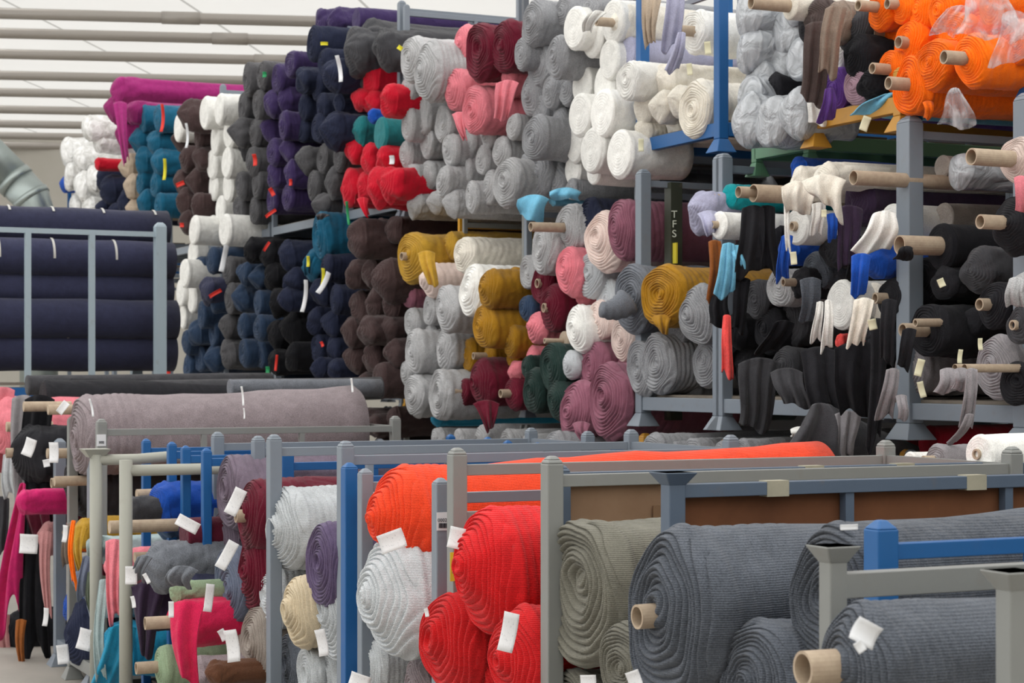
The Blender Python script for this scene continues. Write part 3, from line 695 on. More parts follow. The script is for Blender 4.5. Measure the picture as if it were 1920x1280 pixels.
roll(1056, 640, 40, 'sand', 'clean', tube=.12, o=-.15, label='small tan roll end above the dark green rolls')
cluster('dark green', 'low at the left post beside mauve', 'green', 'coil', '1036,688,94,f 1000,735,84,f 1046,748,80,f 990,690,50', o=-.12)
roll(1072, 684, 56, 'palegrey', 'cone', o=-.2, label='pale pinkish grey roll over the dark green ones')
roll(1114, 692, 104, 'mauve', 'coil', o=-.14, label='mauve coil above the two lowest mauve rolls')
roll(1178, 690, 80, 'mauve', 'coil', o=-.06, label='mauve coil left of the grey knit coils')
roll(1082, 770, 120, 'mauve', 'coil', o=-.22, L=.6, label='lowest mauve coil at the left, hanging low')
a = roll(1142, 752, 150, 'mauve', 'coil', o=-.26, pleat=.6, L=.7, label='very large mauve roll lowest in the rack')
drape(1090, 790, 36, 1098, 826, 12, 'mauve', 4.85, par=a)
# grey knit group and big ochre
a = roll(1240, 555, 128, 'ochre', 'coil', o=-.3, pleat=1, L=1.35, yaw=.06, label='very large ochre ribbed roll over grey knit coils')
drape(1240, 590, 40, 1244, 625, 12, 'ochre', 4.87, par=a)
cluster('grey knit', 'beneath the very large ochre roll', 'mgrey', 'coil', '1212,612,56 1240,628,70 1270,620,66 1308,592,118,f 1200,690,104,f 1232,682,112,pf 1268,668,60 1290,700,100,p 1326,680,96 1334,620,90', L=.6)
# ---------------------------------------------------------------- right bay of drapes
BX = 5.1
a = roll(1316, 395, 84, 'lilac', 'gather', o=-.35, pleat=1, label='crumpled pale lilac roll left of the teal one'); drape(1330, 395, 46, 1338, 440, 26, 'lilac', 4.8, par=a)
a = roll(1366, 372, 54, 'cyan', 'lump', o=-.25, pleat=1, L=1.0, tube=.06, label='bright turquoise roll above the white one')
a = roll(1346, 422, 54, 'white', 'clean', o=-.4, L=1.0, tube=.03, tdx=0, label='smooth white roll with thick tube below turquoise')
def bare_tube(px, py, h, L, label, o=-.3, yaw=0, c=None):
    p = pt(px, py, BX+o); r = h/2*p[1]/F; n = 28; V = []
    for rr, y in ((r, L), (r, 0), (r*.86, 0), (r*.86, L)):
        for k in range(n): V.append((rr*math.cos(2*PI*k/n), y, rr*math.sin(2*PI*k/n)))
    Fc = [(i*n+k, i*n+(k+1) % n, ((i+1) % 4)*n+(k+1) % n, ((i+1) % 4)*n+k) for i in range(4) for k in range(n)]
    M = axis_matrix(p, yaw, 0)
    o_ = mesh_obj('cardboard_tube', V, Fc, c or CARD, matrix=M, smooth=False); tag(o_, label, 'cardboard tube', 'bare cardboard tubes in the right bay')
    md = o_.modifiers.new('b', 'BEVEL'); md.width = .001
    return o_
bare_tube(1384, 360, 22, .9, 'small bare cardboard tube left above white roll', -.45)
bare_tube(1412, 362, 34, .9, 'thick bare cardboard tube with yellow cloth in its mouth', -.4)
bare_tube(1600, 333, 28, 1.0, 'bare cardboard tube with open mouth left of the grey post', -.4)
cluster('royal blue', 'hidden behind white drapes, right bay', 'royal', 'lump', '1498,318,50 1478,470,60 1552,430,60', L=1.2)
a = roll(1500, 345, 66, 'cream', 'lump', o=-.3, L=1.0, label='cream cloth roll above the white one, right bay')
drape(1500, 340, 70, 1490, 400, 46, 'cream', 4.72, par=a, folds=3, amp=.03)
a = roll(1548, 330, 60, 'cream', 'lump', o=-.32, L=1.0, label='cream cloth roll with corner hanging, by bare tube')
drape(1545, 328, 84, 1550, 392, 44, 'cream', 4.68, par=a, folds=3, amp=.035, rag=.3)
a = roll(1492, 425, 70, 'white', 'clean', o=-.34, L=1.0, tube=.02, label='white roll with tube mouth and hanging strips')
drape(1475, 385, 10, 1478, 470, 8, 'white', 4.7, par=a); drape(1535, 380, 26, 1530, 440, 22, 'white', 4.7, par=a)
drape(1476, 440, 22, 1468, 525, 22, 'royal', 4.75, par=nearest(1478, 470)); drape(1560, 400, 20, 1562, 450, 16, 'royal', 4.75, par=nearest(1552, 430))
a = roll(1610, 380, 92, 'plum', 'lump', o=-.1, L=1.3, label='very dark plum roll with hanging end, right bay')
drape(1592, 385, 50, 1590, 500, 34, 'plum', 4.82, par=a, folds=4)
drape(1610, 450, 50, 1610, 520, 40, 'nblack', 4.9, par=a)
a = roll(1672, 420, 76, 'white', 'clean', o=-.1, L=1.4, label='white roll whose cloth fans out left of grey post')
drape(1658, 395, 40, 1640, 470, 74, 'white', 4.8, par=a, folds=4, amp=.04, ang=-.1)
roll(1768, 412, 62, 'greige', 'clean', o=.1, L=1.4, label='long greige roll right of the heavy grey post')
a = roll(1640, 490, 70, 'royal', 'lump', o=-.3, L=1.2, label='royal blue roll under the white fan of cloth')
drape(1615, 475, 36, 1612, 552, 26, 'royal', 4.68, par=a, folds=3, amp=.03)
a = roll(1762, 462, 88, 'nblack', 'clean', o=-.2, L=1.6, tube=.2, tr=.04, label='long black roll with tube sticking out past the post')
drape(1700, 462, 22, 1690, 486, 34, 'nblack', 4.6, par=a)
a = roll(1765, 312, 44, 'greige', 'clean', o=-.05, L=1.5, label='greige roll with crumpled end under orange rack')
roll(1800, 320, 70, 'w:silver', 'wrap', o=-.1, L=1.2, label='film wrapped greige roll under the orange rack')
a = roll(1910, 300, 96, 'blush', 'coil', o=-.4, pleat=1, tube=.2, tr=.032, label='blush white roll with tube at the right edge')
drape(1914, 330, 26, 1916, 400, 30, 'pink', 4.62, par=a)
a = roll(1905, 420, 120, 'black', 'lump', o=-.35, tube=.12, label='black roll with tube mouth at the right edge, upper')
roll(1835, 505, 96, 'graphite', 'lump', o=-.15, L=1.5, label='dark grey roll below the long black roll')
roll(1770, 530, 70, 'black', 'lump', o=-.2, label='black roll with a small white tag, right bay')
roll(1735, 525, 90, 'black', 'coil', o=-.1, label='black coil right of the post foot, right bay')
a = roll(1865, 572, 90, 'black', 'coil', o=-.25, tube=.05, label='black coil at the right, below dark grey roll')
a = roll(1914, 545, 70, 'lgrey', 'gather', o=-.4, label='light grey ragged roll at the right edge'); drape(1905, 520, 26, 1902, 575, 34, 'lgrey', 4.6, par=a)
roll(1912, 610, 74, 'graphite', 'coil', o=-.4, tube=.02, label='dark grey coil with tube mouth at the right edge')
a = roll(1740, 620, 104, 'black', 'coil', o=-.3, tube=.12, pleat=1, label='black pleated roll with tube mouth, centre of right bay')
drape(1705, 615, 26, 1690, 690, 22, 'black', 4.68, par=a)
a = roll(1820, 605, 60, 'black', 'lump', o=-.15, tube=.25, label='black roll with long bare tube end, right bay')
roll(1868, 690, 120, 'ashgrey', 'coil', o=-.3, pleat=1, label='ash grey pleated roll at the lower right')
bare_tube(1790, 690, 16, .4, 'first of three small tubes under ash grey strips', -.5); bare_tube(1808, 690, 16, .4, 'second of three small tubes under ash grey strips', -.5)
a = nearest(1868, 690)
drape(1778, 690, 30, 1775, 735, 40, 'ashgrey', 4.55, par=a); drape(1802, 690, 26, 1800, 730, 30, 'ashgrey', 4.5, par=a)
drape(1822, 690, 20, 1808, 800, 26, 'ashgrey', 4.48, par=a); drape(1818, 775, 16, 1785, 830, 18, 'ashgrey', 4.46, par=a)
a = roll(1710, 690, 100, 'ashgrey', 'coil', o=-.2, pleat=1, label='ash grey roll with a cream tag, beside black cloth'); 
drape(1674, 690, 24, 1658, 785, 34, 'ashgrey', 4.6, par=a, folds=3); drape(1690, 740, 20, 1692, 785, 18, 'ashgrey', 4.62, par=a)
roll(1905, 720, 90, 'black', 'coil', o=-.35, label='black coil low at the right edge')
# white pair
a = roll(1574, 570, 94, 'white', 'clean', o=-.32, L=.8, NL=10, pleat=1, label='white roll seen end on with two hanging strips')
drape(1538, 565, 12, 1530, 640, 20, 'white', 4.62, par=a); drape(1553, 562, 12, 1550, 655, 22, 'white', 4.6, par=a)
a = roll(1632, 575, 90, 'cream', 'clean', o=-.2, L=1.2, label='cream roll with ruffled cloth hanging from its end')
drape(1620, 558, 38, 1602, 675, 30, 'cream', 4.66, par=a, folds=3, amp=.04, rag=.2)
a = roll(1575, 640, 30, 'coral', 'lump', o=-.2, label='narrow coral roll under the white roll')
# blacks, centre right bay
for (x, y, h, c, st, lb) in ((1400, 470, 70, 'nblack', 'lump', 'black roll behind the light blue drape'), (1440, 440, 80, 'black', 'lump', 'black roll left of cream cloth rolls'),
        (1415, 560, 80, 'graphite', 'coil', 'dark grey coil below light blue drape'), (1462, 540, 80, 'lgrey', 'coil', 'grey coil among black drapes'),
        (1530, 510, 80, 'steel', 'coil', 'blue-grey coil hanging left of royal blue cloth'), (1500, 530, 60, 'black', 'gather', 'black roll with yellowed tube, centre of right bay'),
        (1440, 620, 90, 'nblack', 'coil', 'black coil with white tag, below grey coil'), (1490, 600, 90, 'graphite', 'lump', 'dark grey roll left of the white end-on roll'),
        (1400, 690, 90, 'black', 'lump', 'black roll beside the coral drape'), (1470, 690, 80, 'graphite', 'coil', 'dark grey coil hanging lower, centre right'),
        (1540, 690, 80, 'black', 'lump', 'black roll under the white strips'), (1600, 700, 100, 'nblack', 'lump', 'black roll under ruffled cream cloth'),
        (1650, 640, 90, 'black', 'lump', 'black roll left of the pleated black roll'), (1670, 560, 80, 'black', 'coil', 'black coil with pale tube left of heavy post'),
        (1560, 470, 70, 'black', 'lump', 'black roll behind royal blue strip'), (1380, 620, 70, 'nblack', 'lump', 'black roll behind coral drape')):
    roll(x, y, h, c, st, o=-rng.uniform(.1, .25), label=lb, tube=.06 if 'tube' in lb else 0)
drape(1412, 385, 40, 1410, 512, 52, 'black', 4.72, folds=3, amp=.02); drape(1438, 385, 30, 1440, 510, 44, 'nblack', 4.78, folds=3)
drape(1340, 450, 22, 1342, 560, 30, 'rust', 4.66, folds=2, par=nearest(1346, 422)); drape(1366, 455, 22, 1362, 552, 40, 'skyblue', 4.64, folds=4, par=nearest(1346, 422)); drape(1382, 460, 22, 1390, 500, 18, 'skyblue', 4.68, par=nearest(1400, 470))
drape(1350, 550, 30, 1348, 612, 44, 'nblack', 4.66, par=nearest(1380, 620)); drape(1392, 520, 30, 1380, 618, 24, 'nblack', 4.7, par=nearest(1400, 470))
drape(1363, 590, 14, 1362, 705, 22, 'coral', 4.6, folds=2, par=nearest(1380, 620))
drape(1470, 600, 40, 1440, 660, 44, 'nblack', 4.66); drape(1520, 520, 40, 1515, 600, 30, 'steel', 4.66, par=nearest(1530, 510))
drape(1425, 670, 80, 1410, 800, 56, 'graphite', 4.68, folds=5, par=nearest(1400, 690)); drape(1475, 690, 60, 1490, 760, 50, 'graphite', 4.7, folds=4)
drape(1535, 650, 70, 1550, 770, 60, 'black', 4.72, folds=3); drape(1610, 640, 90, 1600, 780, 60, 'nblack', 4.66, folds=3, par=nearest(1600, 700)); drape(1648, 600, 30, 1640, 830, 26, 'black', 4.64, folds=3, par=nearest(1650, 640))
drape(1668, 560, 28, 1660, 680, 24, 'black', 4.6, par=nearest(1670, 560)); drape(1590, 770, 50, 1585, 860, 26, 'ashgrey', 4.7, folds=4, par=nearest(1600, 700))
drape(1500, 800, 36, 1497, 820, 34, 'white', 4.7, par=nearest(1540, 690))
a = roll(1530, 800, 96, 'graphite', 'clean', o=-.55, L=.8, pitch=-.35, yaw=.1, label='dark grey cone-shaped cloth bundle standing on the lower rolls')
drape(1538, 755, 30, 1530, 862, 110, 'graphite', 4.5, par=a, folds=2, amp=.03, ang=-.1)
# ---------------------------------------------------------------- floor level of the back row
cluster('heather grey', 'on the floor level under the burgundy rolls', 'lgrey', 'coil', '820,820,44 860,824,40 905,826,60 950,828,50 990,835,50', d=5.1)
cluster('grey knit', 'on the floor level under mauve rolls', 'mgrey', 'coil', '1040,850,86,p 1085,862,64,p 1120,870,50', d=4.9, L=1.3)
cluster('grey knit', 'in the floor-level ochre rack', 'mgrey', 'coil', '1225,845,70,p 1262,855,56,p 1300,850,60,p 1352,855,54 1392,850,60,p', d=4.95)
roll(820, 782, 40, 'aqua', 'lump', o=.0, label='bright blue cloth bundle under the light grey rolls')
cluster('dark red', 'low at the right under black drapes', 'darkred', 'clean', '1650,850,74 1740,830,64 1690,862,56', L=1.6)
a = roll(1705, 868, 44, 'white', 'clean', o=-.7, L=1.0, tube=.14, label='small white roll with grey tube end above the rail')
roll(1758, 862, 62, 'ashgrey', 'coil', o=-.8, L=1.2, tube=.05, pleat=1, label='ash grey roll above the rail, left of white')
roll(1835, 852, 78, 'white', 'clean', o=-1.1, L=1.5, tube=.01, label='large white roll lying above the rail at the right')

# ================================================================ front row (plane about 2.6 m)
FD = 2.64
H = 1.41
rack(112, 176, 0, 1.30, 2.4, GREY, 'grey rack at the left end with its foot on the floor', w=.085, bars=0, cap='point')
rack(136, 190, 0, 1.44, 2.36, LGREY, 'pale grey rack holding the long heather roll', w=.07, bars=2, cap='round')
rack(408, 484, 0, 1.40, FD, GREY, 'grey rack holding plum-grey and burgundy rolls', w=.07, bars=1)
rack(514, 648, 0, 1.43, 2.47, GREY, 'grey rack holding light grey and beige rolls', w=.07, bars=3)
rack(274, 322, 0, 1.36, 2.45, BLUE, 'blue rack at the left with bulky blue cloth', w=.055, bars=2, cap='point')
rack(348, 387, 0, 1.35, 2.45, BLUE, 'narrow blue rack left of the plum-grey rolls', w=.055, bars=2, cap='point')
side_frame(655, 1.36, 2.44, BLUE, 'blue rack side with a thick front post left of the orange roll', w=.05)
side_frame(537, 1.34, 2.72, BLUE, 'blue rack side behind the uppermost pale grey roll', w=.055)
rack(685, 826, 0, 1.346, 2.45, GREY, 'grey rack around the light grey and orange rolls', w=.062, bars=2, cap='point')
rack(857, 1035, 0, 1.443, 2.45, LGREY, 'grey rack with red rolls and orange roll behind its rails', w=.068, bars=2, midrail=True)
rb = rack(1050, 1262, 0, 1.41, 2.55, BGREY, 'blue-grey rack lined with cardboard around khaki roll', w=.066, bars=2, cap='round', cap2='cup', rw=.04, rh=.036, ro=.02)
side_frame(1366, 1.31, 2.97, BLUE, 'blue rack side with a pointed post behind the largest steel grey roll', w=.055)
side_frame(1652, 1.364, 2.5, BLUE, 'blue rack side with a thick pointed post near the bare grey rack', w=.055)
rack(1562, 1898, 0, 1.33, 2.2, LGREY, 'bare grey rack with flared cups nearest the camera', rw=.04, rh=.05, w=.055, bars=0, cap='cup')
# cardboard sheets tied to the sides of the blue-grey rack
CB = board('cardboard', rgb(150, 118, 92), rgb(176, 144, 116), 2.5, .9)
def side_panel(px, d, t0, t1, z0, z1, mat, off=0, name='cardboard_sheet', label=None, parent=None, th=.006):
    A = pt(px, HOR, d)+DV*off; A[2] = 0; m = MB()
    m.bar(A+PV*t0+ZV*(z0+z1)/2, A+PV*t1+ZV*(z0+z1)/2, th, z1-z0)
    return m.build(name, mat, parent)
side_panel(1050, 2.55, .03, 1.62, .5, 1.375, CB, .02, parent=rb)
side_panel(1262, 2.55, .03, 1.62, .4, 1.37, board('cardboard_dark', rgb(96, 58, 34), rgb(128, 82, 52), 2.5, .9), .022, parent=rb)
for (t0, z0, w_, h_) in ((.32, 1.1, .16, .2), (.62, 1.15, .1, .16)):
    side_panel(1050, 2.55, t0, t0+w_, z0, z0+h_, board('packing_tape', rgb(134, 104, 78), rgb(150, 118, 90), 4, .4), -.002+.012, 'tape', parent=rb, th=.003)
for px, t in ((1262, .28), (1262, .95), (1050, .85), (1050, 1.2)):
    side_panel(px, 2.55, t, t+.07, 1.368, 1.411, board('tape_pale', rgb(150, 146, 128), rgb(176, 170, 150), 9, .5), 0 if px == 1262 else 0, 'tape', parent=rb, th=.042)

# ---- long heather roll and dark rolls on the left
roll(156, 820, 156, 'heather', 'coil', d=2.4, o=-.02, L=1.6, NL=12, nth=112, pleat=.1, yaw=.0, pitch=.03, label='long heather grey-brown roll on the pale grey rack')
roll(150, 905, 130, 'graphite', 'coil', d=2.45, o=-.02, L=1.6, tube=.1, label='dark heather roll below the long heather roll')
roll(50, 722, 38, 'graphite', 'clean', d=2.7, L=1.8, label='dark grey roll with striped edge, top left pile')
roll(80, 755, 90, 'black', 'clean', d=2.62, L=1.7, o=-.1, tube=.1, label='black roll with grey band, top left pile')
roll(130, 742, 70, 'nblack', 'lump', d=2.72, L=1.6, o=0, label='black roll bulging above the long heather roll')
roll(250, 735, 46, 'graphite', 'clean', d=3.1, L=1.7, o=0, label='dark grey roll behind the long heather roll')
roll(430, 728, 36, 'slate', 'clean', d=3.5, L=1.0, o=0, label='slate grey roll end behind the long heather roll')
LD = 2.35
a = roll(60, 850, 130, 'black', 'lump', d=LD+.1, tube=.06, tr=.03, label='black roll with long hanging cloth at the left edge')
drape(75, 740, 60, 70, 930, 56, 'nblack', LD, par=a, folds=3); drape(45, 740, 50, 38, 960, 34, 'ashgrey', LD-.06, par=a, folds=3); drape(72, 880, 50, 68, 1240, 56, 'nblack', LD-.02, par=a, folds=4)
a = roll(8, 800, 120, 'pink', 'lump', d=LD, label='pale pink roll hanging at the very left edge')
drape(6, 725, 44, 2, 880, 36, 'pink', LD-.1, par=a, folds=2); drape(16, 850, 20, 20, 930, 24, 'palegrey', LD-.08, par=a)
drape(2, 930, 30, 3, 1040, 30, 'graphite', LD-.05, par=a); 
a = roll(60, 965, 80, 'winered', 'clean', d=LD, label='wine red roll above the fuchsia drape'); drape(72, 930, 50, 76, 1010, 50, 'winered', LD-.02, par=a)
a = roll(42, 940, 50, 'fuchsia', 'lump', d=LD-.05, label='fuchsia cloth hanging in a long fold at the left')
drape(44, 905, 10, 20, 1175, 60, 'fuchsia', LD-.14, par=a, folds=2, amp=.05, rag=.15)
a = roll(86, 1010, 60, 'rose', 'gather', d=LD, label='rose knit roll hanging left of the grey post'); drape(86, 995, 24, 88, 1145, 16, 'rose', LD-.1, par=a, folds=4)
a = roll(30, 1190, 110, 'nblack', 'lump', d=LD, label='black cloth roll near the floor at the left'); drape(8, 1150, 20, 8, 1240, 26, 'rose', LD-.1, par=a); drape(40, 1160, 20, 40, 1248, 12, 'rust', LD-.12, par=a)
for x, y in ((44, 762), (90, 768), (12, 800), (88, 850), (102, 902)):
    p = pt(x, y, LD-.12)
    m = MB(); r_ = 9.5*p[1]/F; m.tube([p, p+PV*.28], r_, 20); o_ = m.build('cardboard_tube', CARD, smooth=False)
    tag(o_, 'short cardboard tube sticking out %s' % {762: 'at the top of the left pile', 768: 'beside the grey band, upper left', 800: 'above pink cloth at the left edge', 850: 'level with the end of the heather roll', 902: 'on top of the left grey post'}[y], 'cardboard tube', 'short tubes at the left end')
# between left post and pipe rack
LE = 2.35
def hang(x, y, h, c, lb, dr=(), st='gather', d=LE, **k):
    a = roll(x, y, h, c, st, d=d, label=lb, o=0, **k)
    for q in dr: drape(*q[:6], q[6] if len(q) > 6 else c, d-.1, par=a, folds=3)
    return a
hang(138, 1000, 50, 'taupe', 'taupe knit roll right of the left grey post', [(130, 985, 14, 126, 1060, 16)])
hang(140, 1010, 46, 'orange', 'narrow orange cloth beside the ochre one', [(138, 975, 8, 139, 1095, 14)], d=2.3)
hang(155, 1000, 60, 'yellow', 'straw yellow knit roll with hanging end', [(152, 985, 26, 152, 1072, 16)], d=2.32)
hang(178, 1030, 50, 'mist', 'pale mist blue cloth folded over a tube', [(190, 1005, 66, 182, 1042, 34)], d=2.28)
hang(170, 1090, 90, 'bluegrey', 'blue-grey roll behind olive knit', [(168, 1040, 26, 160, 1120, 24)])
hang(178, 1110, 60, 'olive', 'olive knit roll with hanging end', [(176, 1070, 28, 176, 1165, 18)], d=2.28)
hang(213, 1060, 70, 'pink', 'salmon pink roll behind the grey pipe', [(215, 1010, 34, 218, 1160, 20)], d=2.28)
hang(200, 1130, 60, 'mist', 'pale mint roll with long hanging end', [(196, 1085, 22, 190, 1270, 22)], d=2.24)
hang(150, 1190, 130, 'navy', 'large dark navy roll near the floor', st='lump')
hang(130, 1140, 60, 'royal', 'dark blue roll above the large navy one', st='lump', d=2.42)
hang(225, 1215, 110, 'aqua', 'bright sky-blue roll at the bottom, behind the pipe', [(230, 1170, 50, 205, 1290, 60)], st='lump', d=2.3)
hang(195, 1060, 40, 'burgundy', 'small burgundy roll over salmon pink', st='lump', d=2.36)
# pipe frame
PG = paint('pipe_grey', rgb(164, 164, 154), rough=.5)
pr = empty('pipe_rack', pt(235, 1180, 2.15)*np.array([1, 1, 0]), 'round grey pipe frame standing left of the blue posts', 'rack')
for x, ytop in ((180, 852), (236, 862)):
    A = pt(x, ytop, 2.15); m = MB(); m.tube([(A[0], A[1], 0), A], .03, 18); m.build('post', PG, pr, smooth=True)
A = pt(180, 862, 2.15); m = MB(); m.tube([A, A+PV*.2, A+PV*.35+ZV*.01, A+PV*1.2], .026, 16); m.build('top_rail', PG, pr, smooth=True)
A = pt(236, 882, 2.15); m = MB(); m.tube([A, A+PV*1.2], .026, 16); m.build('lower_rail', PG, pr, smooth=True)
A = pt(178, 845, 2.15); m = MB(); m.frustum((A[0], A[1], 0), .07, .13, A[2]-.03, A[2]+.01); m.build('cup', PG, pr)
# right of the pipe: grey fuzzy, plum, raspberry, green
GD = 2.35
bt = pt(205, 988, 2.1)
m = MB(); m.tube([bt, bt+PV*.32], .03, 20); tag(m.build('cardboard_tube', CARD), 'long cardboard tube poking out level with the blue cloth', 'cardboard tube')
m = MB(); bt = pt(256, 927, 2.3); m.tube([bt, bt+PV*.3], .026, 20); tag(m.build('cardboard_tube', CARD), 'cardboard tube between the pipe frame and blue post', 'cardboard tube')
m = MB(); bt = pt(252, 1045, 2.22); m.tube([bt, bt+PV*.2], .025, 20); tag(m.build('cardboard_tube', CARD), 'cardboard tube left of the fuzzy grey roll', 'cardboard tube')
roll(305, 950, 100, 'royal', 'lump', d=GD+.2, L=1., label='royal blue knit cloth bulging between blue posts')
roll(310, 985, 60, 'denim', 'lump', d=GD+.1, L=1., label='denim blue roll left of the white paper sheet')
roll(245, 960, 60, 'graphite', 'gather', d=GD+.05, label='dark speckled roll above the long cardboard tube')
roll(345, 1005, 70, 'winered', 'clean', d=GD+.1, L=1.3, label='wine red roll behind the fuzzy grey roll')
a = roll(300, 1062, 96, 'slate', 'gather', d=GD-.1, o=0, L=.9, pleat=.6, yaw=-.1, label='fuzzy dark grey roll drooping over plum cloth')
drape(272, 1040, 30, 262, 1090, 22, 'slate', GD-.25, par=a); drape(345, 1060, 60, 335, 1100, 50, 'slate', GD-.2, par=a)
a = roll(285, 1130, 100, 'plum', 'lump', d=GD, label='dark plum roll with pointed hanging end'); drape(280, 1090, 70, 272, 1225, 20, 'plum', GD-.12, par=a, folds=3)
a = roll(355, 1100, 90, 'indigo', 'lump', d=GD+.1, label='dark indigo roll above the raspberry one'); roll(330, 1110, 46, 'sage', 'lump', d=GD, label='small sage roll between plum and raspberry')
a = roll(345, 1165, 96, 'raspberry', 'lump', d=GD-.06, L=1., tube=.12, label='raspberry pink roll with pointed hanging cloth')
drape(350, 1125, 66, 350, 1275, 36, 'raspberry', GD-.2, par=a, folds=2, amp=.035)
a = roll(305, 1250, 90, 'sage', 'coil', d=GD-.05, tube=.1, label='sage green chunky knit roll at the bottom'); roll(372, 1258, 60, 'heather', 'lump', d=GD, label='heather brown roll below raspberry cloth')
roll(262, 1180, 90, 'nblack', 'lump', d=GD+.1, label='black roll behind the plum cloth')
a = roll(402, 1262, 50, 'coffee', 'gather', d=2.42, label='small rust brown crumpled cloth at the bottom')

# ---- rack 1: plum-grey, burgundy, denim, greige
Q = 2.52
roll(432, 925, 150, 'plumgrey', 'coil', d=Q, o=0, pleat=1, label='plum-grey ribbed roll, uppermost left of burgundy')
roll(425, 1020, 150, 'plumgrey', 'coil', d=Q+.03, o=.02, pleat=.6, label='plum-grey ribbed roll under the uppermost one')
roll(474, 968, 150, 'burgundy', 'coil', d=Q, o=-.04, tube=.04, label='upper burgundy roll beside the plum-grey ones')
roll(478, 1070, 150, 'burgundy', 'coil', d=Q, o=-.02, label='lower burgundy roll right of the denim blue one')
roll(432, 1102, 152, 'bluegrey', 'coil', d=Q, o=-.06, label='blue-grey ribbed roll with a paper sheet')
roll(402, 1190, 150, 'greige', 'coil', d=Q, o=0, label='greige ribbed roll left, below the blue-grey one')
roll(445, 1232, 120, 'greige', 'coil', d=Q, o=-.03, label='greige ribbed roll in the middle of three')
roll(482, 1210, 160, 'greige', 'coil', d=Q, o=-.02, label='greige ribbed roll against the grey post')
roll(520, 872, 52, 'plumgrey', 'coil', d=3.0, L=1.5, pleat=1, label='long plum-grey ribbed roll lying behind the rails')
roll(575, 925, 60, 'burgundy', 'clean', d=3.0, L=.6, label='burgundy roll behind the blue rail')
# ---- rack 2
roll(538, 990, 160, 'palegrey', 'coil', d=Q, o=.0, pleat=1, L=1.3, label='pale grey knit roll with folded end, uppermost')
C['mutedpurple'] = (98, 84, 114)
roll(606, 1058, 160, 'mutedpurple', 'coil', d=Q, o=-.08, pleat=1, label='muted purple ribbed roll left of the blue post')
roll(510, 1118, 120, 'palegrey', 'coil', d=Q, o=0, label='pale grey roll left of the beige one')
roll(566, 1146, 138, 'beige', 'cone', d=Q, o=-.1, pleat=1, NL=10, label='beige cone-shaped ribbed roll')
roll(625, 1155, 170, 'palegrey', 'coil', d=Q, o=-.04, label='pale grey coil against the blue post')
roll(540, 1245, 130, 'steel', 'coil', d=Q, o=.02, pleat=1, label='slate blue ribbed roll under the beige one')
roll(578, 1262, 110, 'palegrey', 'coil', d=Q, o=-.06, label='small pale grey coil at the bottom of the rack'); roll(622, 1270, 110, 'palegrey', 'coil', d=Q, o=0, label='pale grey roll at the bottom by the blue post')
# ---- rack 3
a = roll(752, 968, 190, 'hotorange', 'cone', d=2.52, o=-.04, pleat=.2, L=1.72, NL=12, yaw=0, pitch=.036, label='large red-orange knit roll, long body behind the rails')
roll(740, 1120, 222, 'palegrey', 'cone', d=2.5, o=-.06, pleat=1, L=1.4, NL=11, label='big pale grey knit roll with drooping turns')
roll(700, 1250, 110, 'palegrey', 'coil', d=2.5, o=-.02, pleat=1, label='pale grey roll at the bottom under the big one')
roll(780, 1290, 110, 'heather', 'coil', d=2.5, o=.05, label='greyish roll at the bottom right of pale grey')
# ---- rack 4: red
roll(918, 1072, 224, 'scarlet', 'cone', d=2.5, o=-.06, pleat=.2, L=1.6, NL=12, label='large scarlet knit roll, uppermost of the red ones')
roll(845, 1205, 214, 'scarlet', 'coil', d=2.5, o=-.06, pleat=.3, NL=10, label='scarlet knit roll at the lower left, tall folds')
roll(972, 1240, 196, 'scarlet', 'coil', d=2.5, o=-.08, pleat=1, NL=11, label='scarlet knit roll at the lower right with a paper')
roll(895, 1270, 140, 'scarlet', 'coil', d=2.5, o=.0, NL=11, label='scarlet roll at the bottom between the other two')
# ---- rack 5: khaki and steel
roll(1092, 1108, 286, 'khaki', 'coil', d=2.5, o=-.02, pleat=.1, L=1.6, NL=11, label='large khaki grey knit roll against the grey post')
roll(1178, 1252, 190, 'khaki', 'coil', d=2.5, o=-.03, NL=12, label='khaki roll squeezed left of the large steel one')
roll(1080, 1335, 170, 'khaki', 'coil', d=2.5, o=0, NL=10, label='khaki roll at the bottom edge below the large one')
roll(1262, 1158, 330, 'steel', 'coil', d=2.46, o=-.06, pleat=.1, L=1.7, NL=12, tube=.06, tr=.031, tdx=-.15, tdz=.0, label='largest steel grey knit roll with white tube end')
roll(1420, 1290, 260, 'steel', 'coil', d=2.46, o=-.0, NL=13, label='steel grey knit roll at the bottom centre')
roll(1560, 1120, 270, 'steel', 'coil', d=2.5, o=.02, pleat=1, NL=12, L=1.5, label='steel grey roll with hanging folds behind bare rack post')
roll(1612, 1240, 230, 'steel', 'coil', d=2.12, o=.02, pleat=.1, L=1.5, NL=10, tube=.09, tr=.034, tdx=-.12, tdz=-.1, label='nearest steel grey roll with cardboard tube and torn paper')
